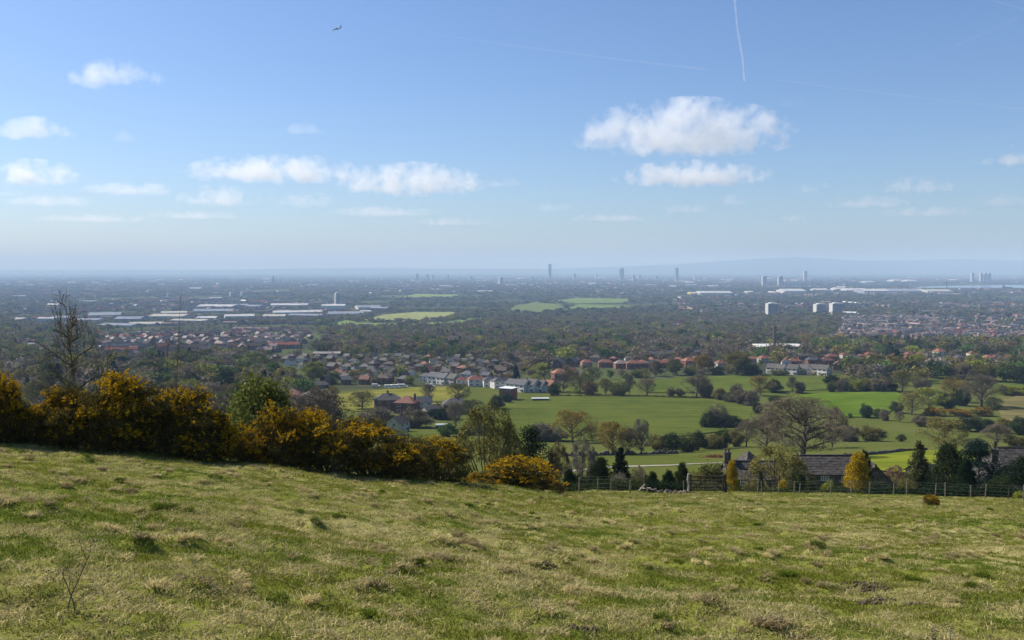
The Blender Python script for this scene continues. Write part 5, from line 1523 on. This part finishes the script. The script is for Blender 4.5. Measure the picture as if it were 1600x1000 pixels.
X, Y, Z, px, py, front = X[ok], Y[ok], Z[ok], px[ok], py[ok], front[ok]
# thin out with a minimum spacing
keep, cells = [], set()
for i in np.argsort(Y):
    s = 9.0 + Y[i] * .0014
    c = (int(X[i] // s), int(Y[i] // s))
    if c in cells: continue
    cells.add(c); keep.append(i)
keep = np.array(keep); X, Y, Z, px, py, front = X[keep], Y[keep], Z[keep], px[keep], py[keep], front[keep]
cid = rng.choice(len(pal), len(X), p=palw)
zone = fbm(X / 260, Y / 260, 14, 2)
cid = np.where((zone > .58) & (rng.random(len(X)) < .6), 0, cid)
in_est = inside_poly(px, py, [(480, 622), (400, 572), (430, 556), (700, 556), (800, 575), (870, 600), (800, 625), (720, 606)]) | inside_poly(px, py, [(150, 566), (150, 518), (260, 508), (490, 508), (510, 530), (490, 560)]) | inside_poly(px, py, [(1290, 538), (1320, 494), (1420, 480), (1700, 466), (1700, 538)])
ht = (6 + 13 * rng.random(len(X)) ** 1.4) * np.where(in_est | inside_poly(px, py, SHEDZ) | front, .48, 1.0); wd = ht * rng.uniform(.85, 1.3, len(X))

# the ones that show largest are trees of their own
order = np.argsort(-(ht / Y) * ((px > 0) & (px < 1600)))
NI = 150
sel = order[:NI]; restm = np.ones(len(X), bool); restm[sel] = False
ZN = ((480, 'in the wooded suburb behind the gorse'), (800, 'among the estate roofs behind the cricket field'), (1150, 'in the wood around the red-roofed row'), (1400, 'around the white gabled row'), (9999, 'in the wood along the upper right fields'))
for i in sel:
    nmz = [z for lim, z in ZN if px[i] < lim][0]; cn = palname[cid[i]]
    kd = 'cone' if cn == 'conifer' else ('budding' if cn in ('bare', 'grey') else 'leafy')
    nm = {'cone': 'conifer_tree', 'budding': 'bare_tree', 'leafy': 'leafy_tree'}[kd]
    plant(nm, kd, (X[i], Y[i], Z[i]), ht[i], wd[i] * (.6 if kd == 'cone' else 1), cn, '%s tree, %s from left %s' % (LOOK[cn], nth(sum(1 for t in sel if cid[t] == cid[i] and px[t] < px[i] and [z for lim, z in ZN if px[t] < lim][0] == nmz)), nmz), 'tree', '%s trees %s' % (LOOK[cn], nmz))


def far_tree(seed, n, size, kind='round'):
    """small crown of leaf clumps with a trunk, unit height and width"""
    q = np.random.default_rng(seed); C = []
    k = 16
    for _ in range(k):
        a = q.uniform(0, 6.28); R = .34 * math.sqrt(q.random()); z = q.uniform(.32, .82)
        R *= math.sqrt(max(.15, 1 - ((z - .5) / .5) ** 2))
        C.append(np.array([R * math.cos(a), R * math.sin(a), z]) + q.normal(0, 1, (n // k, 3)) * np.array([.085, .085, .07]))
    if kind == 'cone':
        z = q.random(n); a = q.uniform(0, 6.28, n); R = .32 * (1 - z) ** .8 * np.sqrt(q.uniform(.4, 1, n)); C = [np.stack([R * np.cos(a), R * np.sin(a), z], 1)]
    v, f = leaf_quads(q, np.concatenate(C), size, .7)
    tv, tf = tubes([(0, 0, -.05, 0, 0, .5, .03, .015)], 4)
    me = mk('far_tree', np.concatenate([v, tv]), np.concatenate([f, tf + len(v)]), [M['leaf_scatter'], M['bark']], np.concatenate([np.zeros(len(f)), np.ones(len(tf))]))
    return me


FT = [far_tree(700 + i, 420, .05) for i in range(4)] + [far_tree(710, 300, .04, 'cone')]
i = restm
n_ = i.sum()
tint = np.concatenate([pal[cid[i]] * rng.uniform(.7, 1.45, (n_, 1)), np.ones((n_, 1))], 1)
scatter('woodland', np.stack([X[i], Y[i], Z[i]], 1), np.stack([np.zeros(n_), np.zeros(n_), rng.uniform(0, 6.28, n_)], 1), np.stack([wd[i] * 1.15, wd[i] * 1.15, ht[i]], 1),
        np.where(cid[i] == 8, 4, rng.integers(0, 4, n_)), tint, FT, 'broad belt of mixed spring woodland and garden trees across the valley', 'woodland')

# 3 km to 13 km: clumps of trees
X, Y = sample(46000, 2900, 13000, .82, 1.35)
ok, px, py, Z = free(X, Y)
dens = fbm(X / 420, Y / 420, 10, 3)
wat = inside_poly(px, py, [(1420, 452), (1420, 444), (1770, 444), (1770, 452)])
ok &= (dens > .43) & ~wat
X, Y, Z, px, py = X[ok], Y[ok], Z[ok], px[ok], py[ok]
n_ = len(X); ht = rng.uniform(9, 16, n_) * np.where(inside_poly(px, py, SHEDZ), .45, 1); wd = rng.uniform(14, 34, n_) * (0.7 + Y / 12000)
cid = rng.choice(len(pal), n_, p=palw)
tint = np.concatenate([pal[cid] * rng.uniform(.6, 1.15, (n_, 1)), np.ones((n_, 1))], 1)
FC = [far_tree(730 + i, 130, .10) for i in range(3)]
scatter('far_woods', np.stack([X, Y, Z], 1), np.stack([np.zeros(n_), np.zeros(n_), rng.uniform(0, 6.28, n_)], 1), np.stack([wd, wd, ht], 1), rng.integers(0, 3, n_), tint, FC,
        'hazy far woods and tree belts across the plain', 'woodland')


# far houses: simple gabled and hipped houses and terraces with windows
def far_house(w, d, h, rise, f):
    a, r = f(w, d, h, rise)
    b = MB()
    for src, m in ((a, 0), (r, 1)):
        o = len(b.v); b.v += src.v
        b.f4 += [tuple(k + o for k in q) for q in src.f4]; b.m4 += [m] * len(src.f4)
        b.f3 += [tuple(k + o for k in q) for q in src.f3]; b.m3 += [m] * len(src.f3)
    n = int(w / 4)
    for k in range(n):
        x = -w / 2 + (k + .5) * w / n
        for z in (1.5, 4.0): b.box(x - .7, x + .7, -d / 2 - .05, -d / 2 + .05, z - .6, z + .6, 2)
    b.box(-.5, .5, -.3, .5, h + rise - .5, h + rise + 1.2, 0)
    return b


def tint_mat(name, k):
    m, n, l, out = nt(name)
    a = n.new('ShaderNodeAttribute'); a.attribute_type = 'INSTANCER'; a.attribute_name = 'tint'
    c = a.outputs['Color']
    if k is not None: c = mixc(n, l, 1.0, c, k, 'MULTIPLY')
    p = n.new('ShaderNodeBsdfDiffuse'); l.new(c, p.inputs[0]); l.new(p.outputs[0], out.inputs[0])
    return m


wallm = surface('far_wall', (.16, .09, .07), (.34, .27, .22), .02, .9)
roofm = tint_mat('far_roof', None)
FH = [far_house(12, 8, 5.2, 2.9, hip_parts), far_house(9, 8, 5.2, 3, gable_parts), far_house(38, 8.5, 5.4, 2.7, gable_parts), far_house(55, 9, 5.4, 2.7, gable_parts)]
FH = [b.mesh('far_house', [wallm, roofm, M['glass']]) for b in FH]
HP, HR, HS, HI, HT = [], [], [], [], []
ROOFC = np.array([GREYR, BROWNR, SLATE, SLATE, PALER, REDR])


def add_houses(X, Y, rz, idx, cols, sc):
    HP.append(np.stack([X, Y, zfun(X, Y)], 1)); n = len(X)
    HR.append(np.stack([np.zeros(n), np.zeros(n), rz], 1)); HS.append(np.stack([sc] * 3, 1)); HI.append(idx); HT.append(np.concatenate([cols, np.ones((n, 1))], 1))


# rows of terraces on the right
poly = [(1305, 527), (1330, 496), (1420, 486), (1560, 480), (1720, 470), (1720, 528), (1500, 530)]
hx_, hy_ = [], []
for a in np.arange(1700, 3500, 34):
    for b in np.arange(500, 2300, 24):
        hx_.append(b + rng.normal(0, 4)); hy_.append(a + (b - 1000) * .12 + rng.normal(0, 3))
hx_, hy_ = np.array(hx_), np.array(hy_)
pxx, pyy = to_px(hx_, hy_, zfun(hx_, hy_))
k = inside_poly(pxx, pyy, poly) & (rng.random(len(hx_)) < .72) & (fbm(hx_ / 150, hy_ / 150, 5, 2) > .36)
n_ = k.sum(); add_houses(hx_[k], hy_[k], .12 + rng.choice([0, 0, 0, 1.5], n_) + rng.normal(0, .04, n_), rng.choice([0, 1, 1, 2], n_), ROOFC[rng.choice([0, 2, 3, 3, 4], n_)] * rng.uniform(.7, 1.4, (n_, 1)), rng.uniform(.85, 1.05, n_))
# loose houses among the woods, 1.05 to 3 km
X, Y = sample(4200, 1050, 3000)
ok, px, py, _ = free(X, Y)
ok &= (fbm(X / 220, Y / 220, 2, 2) > .50) & (((px > 930) & (py > 492)) | (px < 480))
X, Y = X[ok], Y[ok]; n_ = len(X)
add_houses(X, Y, rng.choice([.1, .2, 1.3, 1.6], n_) + rng.normal(0, .15, n_), rng.choice([0, 1, 1, 2], n_), ROOFC[rng.integers(0, 6, n_)] * rng.uniform(.8, 1.2, (n_, 1)), rng.uniform(.9, 1.15, n_))
# the plain, 3 to 15 km
X, Y = sample(24000, 3000, 16000, .82, 1.25)
ok, px, py, _ = free(X, Y)
ok &= (fbm(X / 600, Y / 600, 7, 3) > .46) & ~inside_poly(px, py, [(1420, 452), (1420, 444), (1770, 444), (1770, 452)])
ok &= ~((px > 560) & (px < 1060) & (py > 462))
X, Y = X[ok], Y[ok]; n_ = len(X)
cols = ROOFC[rng.integers(0, 6, n_)] * rng.uniform(.7, 1.5, (n_, 1)); cols *= .75; wh_ = rng.random(n_) < .022; cols[wh_] = (.55, .55, .54)
add_houses(X, Y, rng.uniform(0, 3.14, n_), rng.choice([0, 1, 1, 2, 3], n_), cols, rng.uniform(.9, 1.2, n_) * np.where(wh_, 1.3, 1) * (.9 + Y / 20000))
scatter('far_suburbs', np.concatenate(HP), np.concatenate(HR), np.concatenate(HS), np.concatenate(HI), np.concatenate(HT), FH, 'countless far houses and terraces spread over the plain', 'suburb')

# ------------------------------------------------------------------ small things in the pasture
def clod_heap(px, py, r, lb):
    p = surf(px, py); q = np.random.default_rng(int(px)); V_, F_ = [], []
    for k in range(80):
        a = q.uniform(0, 6.28); R = r * math.sqrt(q.random()); c = np.array([R * math.cos(a) * 1.6, R * math.sin(a), .0 + (r - R) * .15]); s = q.uniform(.008, .026)
        base = np.array([v.co[:] for v in ico.vertices]) * s * q.uniform(.7, 1.2, 3) + c
        F_.append(np.array([f_.vertices[:] for f_ in ico.polygons]) + len(V_) * len(base)); V_.append(base)
    tag(link('molehill', mk('molehill', np.concatenate(V_), np.concatenate(F_), [M['soil']]), loc=p), lb, 'molehill', 'molehills')
for px, py, r, lb in ((1352, 919, .30, 'wide patch of dark soil clods in the right of the pasture'), (1372, 921, .16, 'dark soil lump beside the wide clod patch'), (1359, 941, .13, 'small dark molehill below the wide clod patch'), (1384, 937, .14, 'faint crumbly molehill right of the small dark one'), (1434, 944, .12, 'small molehill furthest right in the near pasture'),
                  (835, 890, .2, 'crumbly bare soil patch near the middle of the pasture'), (895, 985, .15, 'bare soil patch at the bottom of the pasture left of centre'), (1202, 993, .09, 'dark clod at the bottom edge of the pasture')):
    clod_heap(px, py, r, lb)


def dead_stem(px, py, h, seed, lb, name='dead_thistle', cat='dead plant', lean=0.1, colr=None):
    r = random.Random(seed); segs, tips = [], []
    prm = dict(levels=2, n=[6, 5, 3], wob=[.12, .2, .25], lift=[.03, .0, -.02], start=[.3, .3, 1], kids=[1, 1, 0], ang=[(35, 70), (30, 60), (0, 0)], len=[(.4, .7), (.3, .5), (0, 0)], rk=.6)
    for k in range(2): grow(r, Vector((k * .05, 0, 0)), Vector((lean * (1 + 3 * k), .05, 1)).normalized(), h * (1 - .35 * k), .0055, 0, prm, segs, tips)
    v, f = tubes(np.array(segs)[:, :8], 5)
    e = tag(link(name, None, loc=surf(px, py) - Vector((0, 0, .03))), lb, cat)
    link('stems', mk('stems', v, f, [M['bark']]), e)
    C = np.repeat(np.array(tips), 3, 0) + np.random.default_rng(seed).normal(0, .012, (len(tips) * 3, 3))
    v, f = leaf_quads(np.random.default_rng(seed), C, .007); link('seed_heads', mk('seed_heads', v, f, [M['bark']]), e)
dead_stem(104, 968, .5, 3, 'bare dead weed stem with side twigs at the lower left')
dead_stem(1492, 1006, .2, 8, 'arching dead bramble stems at the lower right corner', 'bramble', 'bramble', lean=-.5)
dead_stem(1470, 1010, .16, 9, 'short brown dead stem just left of the bramble at lower right', 'dead_weed', 'dead plant', lean=-.9)

# ------------------------------------------------------------------ aircraft and contrails
A = ray(526, 45, 3000)
ae = tag(link('airliner', None, loc=A), 'small grey airliner flying in the upper left sky', 'aircraft')
ae.rotation_euler = (math.radians(6), math.radians(-9), math.radians(-14))       # nose towards -x
fu = MB(); st = [(-17.5, .25, -.3), (-16, 1.1, -.2), (-13, 1.85, 0), (-4, 1.95, 0), (6, 1.95, 0), (12, 1.5, .35), (17.5, .4, 1.0)]
for i in range(len(st) - 1):
    x0, r0, z0 = st[i]; x1, r1, z1 = st[i + 1]; fu.tube((x0, 0, z0), (x1, 0, z1), r0, r1, 14)
link('fuselage', fu.mesh('fuselage', [M['metal_paint']], True), ae)
for s in (-1, 1):
    b = [(-3.5, s * 1.5, -.9), (2.8, s * 1.5, -.9), (6.2, s * 16.5, .6), (4.6, s * 16.5, .6)]
    if s < 0: b = b[::-1]
    link('wing', MB().hexa(b, [(x, y, z + .35) for x, y, z in b]).mesh('wing', [M['metal_paint']]), ae)
    b = [(12.6, s * .5, 1.0), (16, s * .5, 1.0), (17.8, s * 6, 1.5), (16.4, s * 6, 1.5)]
    if s < 0: b = b[::-1]
    link('tailplane', MB().hexa(b, [(x, y, z + .2) for x, y, z in b]).mesh('tailplane', [M['metal_paint']]), ae)
    link('engine', MB().tube((-3.2, s * 5.6, -1.7), (1.0, s * 5.6, -1.5), 1.05, .8, 12).mesh('engine', [M['metal_paint']]), ae)
b = [(11.5, -.2, 1.6), (16.3, -.2, 1.3), (16.3, .2, 1.3), (11.5, .2, 1.6)]
link('fin', MB().hexa(b, [(15.4, -.12, 7.6), (18.2, -.12, 7.6), (18.2, .12, 7.6), (15.4, .12, 7.6)]).mesh('fin', [M['metal_paint']]), ae)


def vapour(name, density, g=.55):
    m, n, l, out = nt(name)
    v = n.new('ShaderNodeVolumeScatter'); v.inputs['Density'].default_value = density; v.inputs['Anisotropy'].default_value = g
    v.inputs['Color'].default_value = (.99, .99, 1, 1)
    l.new(v.outputs[0], out.inputs['Volume'])
    return m


def contrail(pts, w0, w1, dens, lb):
    """thin vapour tube through sky points at cruising height"""
    H = 9000.0; W = []
    for x, y in pts:
        r_ = ray(x, y, 1.0); W.append(r_ * (H / r_.z))
    m = vapour('vapour_trail', dens)
    n = 40; V = []; S_ = 8
    P_ = []
    for i in range(n + 1):
        t = i / n * (len(W) - 1); k = min(int(t), len(W) - 2); P_.append(W[k].lerp(W[k + 1], t - k))
    for i, p in enumerate(P_):
        d = (P_[min(i + 1, n)] - P_[max(i - 1, 0)]).normalized(); a = d.cross(Vector((0, 0, 1))).normalized(); b = d.cross(a)
        r = (w0 + (w1 - w0) * i / n) * .5 * (p.length / F) * (.85 + .3 * random.random())
        if i in (0, n): r *= .25
        for k in range(S_):
            V.append(p + (a * math.cos(k * 2 * math.pi / S_) + b * math.sin(k * 2 * math.pi / S_)) * r)
    Q = [(i * S_ + k, i * S_ + (k + 1) % S_, (i + 1) * S_ + (k + 1) % S_, (i + 1) * S_ + k) for i in range(n) for k in range(S_)]
    nV = len(V); V += [P_[0], P_[-1]]
    T_ = [(nV, (k + 1) % S_, k) for k in range(S_)] + [(nV + 1, n * S_ + k, n * S_ + (k + 1) % S_) for k in range(S_)]
    tag(link('contrail', mk('contrail', [tuple(v) for v in V], [np.array(Q), np.array(T_)], [m])), lb, 'contrail')


contrail([(1146, -20), (1152, 45), (1160, 90), (1163, 128)], 3.6, 2.6, 1.1e-3, 'short bright near-vertical contrail above the largest cloud')
contrail([(666, 52), (800, 71), (960, 92), (1110, 109)], 1.8, 5.0, 5e-4, 'long faint contrail running from top centre to the right')
contrail([(1210, 124), (1300, 136), (1450, 154), (1610, 171)], 3.5, 3.5, 4e-4, 'long faint contrail crossing the right side of the sky')
contrail([(1536, -4), (1570, 6), (1620, 20)], 3, 3.5, 5e-4, 'thin contrail clipped by the top right corner')
contrail([(1490, 73), (1530, 55), (1590, 28)], 6, 9, 1.2e-4, 'broad faded contrail near the top right corner')


# ------------------------------------------------------------------ clouds
def cloud_mat():
    m, n, l, out = nt('cloud_vapour')
    tc = n.new('ShaderNodeTexCoord'); oi = n.new('ShaderNodeObjectInfo')
    sp = n.new('ShaderNodeSeparateColor'); l.new(oi.outputs['Color'], sp.inputs[0])
    def math_(op, a, b=None, c=None):
        x = n.new('ShaderNodeMath'); x.operation = op
        for s, v in zip(x.inputs, (a, b, c)):
            if v is None: continue
            if hasattr(v, 'is_output'): l.new(v, s)
            else: s.default_value = v
        return x.outputs[0]
    s3 = n.new('ShaderNodeSeparateXYZ'); l.new(tc.outputs['Object'], s3.inputs[0])
    # flat below, domed above
    zz = math_('MAXIMUM', s3.outputs['Z'], math_('MULTIPLY', s3.outputs['Z'], -2.6))
    r2 = math_('ADD', math_('ADD', math_('MULTIPLY', s3.outputs['X'], s3.outputs['X']), math_('MULTIPLY', s3.outputs['Y'], s3.outputs['Y'])), math_('MULTIPLY', zz, zz))
    body = math_('SUBTRACT', 1.0, math_('SQRT', r2))
    mp = n.new('ShaderNodeVectorMath'); mp.operation = 'SCALE'; l.new(position(n), mp.inputs[0]); mp.inputs['Scale'].default_value = 1 / 330.0
    n1 = noise(n, l, 1.0, 8, mp.outputs[0], .66)
    nn = math_('MULTIPLY', math_('SUBTRACT', n1, .53), 6.4)
    d = math_('ADD', math_('MULTIPLY', body, 1.35), nn)
    d = math_('SUBTRACT', d, .22)
    d = math_('MINIMUM', math_('MAXIMUM', math_('MULTIPLY', d, 1.6), 0.0), 1.0)
    d = math_('MULTIPLY', d, math_('MULTIPLY', sp.outputs[0], 0.0034))
    v = n.new('ShaderNodeVolumeScatter'); v.inputs['Anisotropy'].default_value = .35; v.inputs['Color'].default_value = (1, 1, 1, 1)
    l.new(d, v.inputs['Density']); l.new(v.outputs[0], out.inputs['Volume'])
    return m


CM = cloud_mat()
bm = bmesh.new(); bmesh.ops.create_icosphere(bm, subdivisions=3, radius=1)
for v in bm.verts:
    if v.co.z < 0: v.co.z *= .42
hull = bpy.data.meshes.new('cloud'); bm.to_mesh(hull); bm.free(); hull.materials.append(CM)
# (centre x, top y, bottom y, width px, density, label)
CL = [(1072, 158, 240, 330, .8, 'largest flat-based white cloud in the right half of the sky'), (1080, 252, 290, 226, .8, 'long white cloud directly under the largest cloud'), (184, 92, 138, 138, 1.0, 'small bright white cloud high on the left'),
      (56, 184, 219, 112, .8, 'white cloud near the left edge above the larger one'), (187, 204, 224, 50, .25, 'faint tiny cloud right of the left-edge cloud'), (477, 193, 210, 80, .35, 'thin faint cloud left of the picture centre'), (50, 250, 290, 150, .7, 'broad white cloud at the left edge'),
      (430, 243, 284, 270, .6, 'left half of the long white cloud bank'), (640, 256, 304, 240, .6, 'right half of the long white cloud bank'), (207, 286, 305, 150, .3, 'thin cloud streak below and right of the left-edge clouds'), (345, 290, 322, 126, .35, 'pale low cloud under the long bank'),
      (472, 297, 324, 100, .25, 'pale low cloud beneath the middle of the long bank'), (781, 274, 292, 56, .4, 'small cloud puff right of the long bank'), (1582, 226, 260, 90, .8, 'white cloud cut by the right edge'), (1432, 276, 302, 110, .4, 'small white cloud low on the right'),
      (1273, 282, 302, 54, .3, 'small faint puff left of the low right cloud'), (1226, 149, 171, 60, .22, 'faint wisp right of the largest cloud top'), (1148, 303, 322, 56, .3, 'small low puff under the two large clouds'), (1070, 317, 333, 76, .25, 'faint low streak left of the small low puff'),
      (1350, 306, 325, 130, .25, 'faint low streak below the low right cloud'), (1565, 303, 322, 90, .25, 'faint low streak near the right edge'), (78, 303, 322, 130, .3, 'thin low cloud streak near the left edge'), (1246, 332, 346, 50, .25, 'tiny faint puff low over the moor'), (868, 314, 330, 60, .22, 'faint low puff near the picture centre'),
      (300, 330, 342, 150, .2, 'very faint low streak under the pale low clouds on the left'), (600, 322, 338, 170, .22, 'faint low streak under the right half of the long bank'), (960, 334, 346, 130, .2, 'very faint low streak just right of the picture centre'), (150, 334, 347, 170, .2, 'very faint low streak above the left horizon'),
      (705, 340, 352, 120, .2, 'very faint low streak above the skyline towers'), (1450, 322, 338, 140, .22, 'faint low streak above the far white towers'), (1212, 178, 196, 40, .25, 'tiny faint puff right of the largest cloud'), (12, 294, 307, 60, .3, 'small thin cloud at the left edge below the broad cloud'), (1190, 262, 276, 60, .25, 'faint wisp at the right end of the second cloud')]
for cx, ty, by, wpx, dn, lb in CL:
    Yc = 1300.0 * F / (416 - by)
    a = ray(cx, by, Yc); b = ray(cx, ty, Yc)
    hgt = (b.z - a.z) * .88; w = wpx * Yc / F
    e = link('cloud', hull, loc=(a.x, Yc, a.z + hgt * .30), scale=(w * .56, min(max(w * .36, hgt * .8), 1300), hgt * .92), color=(dn, dn, dn))
    tag(e, lb, 'cloud', 'fair-weather clouds')

# ------------------------------------------------------------------ haze
hz, n, l, out = nt('haze_air')
pv = n.new('ShaderNodeVolumePrincipled')
pv.inputs['Color'].default_value = (*HAZE_COLOR, 1); pv.inputs['Density'].default_value = HAZE_DENSITY
pv.inputs['Density Attribute'].default_value = ''
pv.inputs['Absorption Color'].default_value = (.42, .42, .42, 1)
pv.inputs['Anisotropy'].default_value = 0.0
l.new(pv.outputs[0], out.inputs['Volume'])
hb = MB().box(-50000, 50000, -2500, 50500, float(GZ.min()) - 12, 345).mesh('haze', [hz])
tag(link('haze', hb), 'pale blue haze over the far plain', 'haze', kind='stuff')
print('objects', len(scene.objects), 'tris', sum(len(m.polygons) * 2 for m in bpy.data.meshes), 'houses', NH)
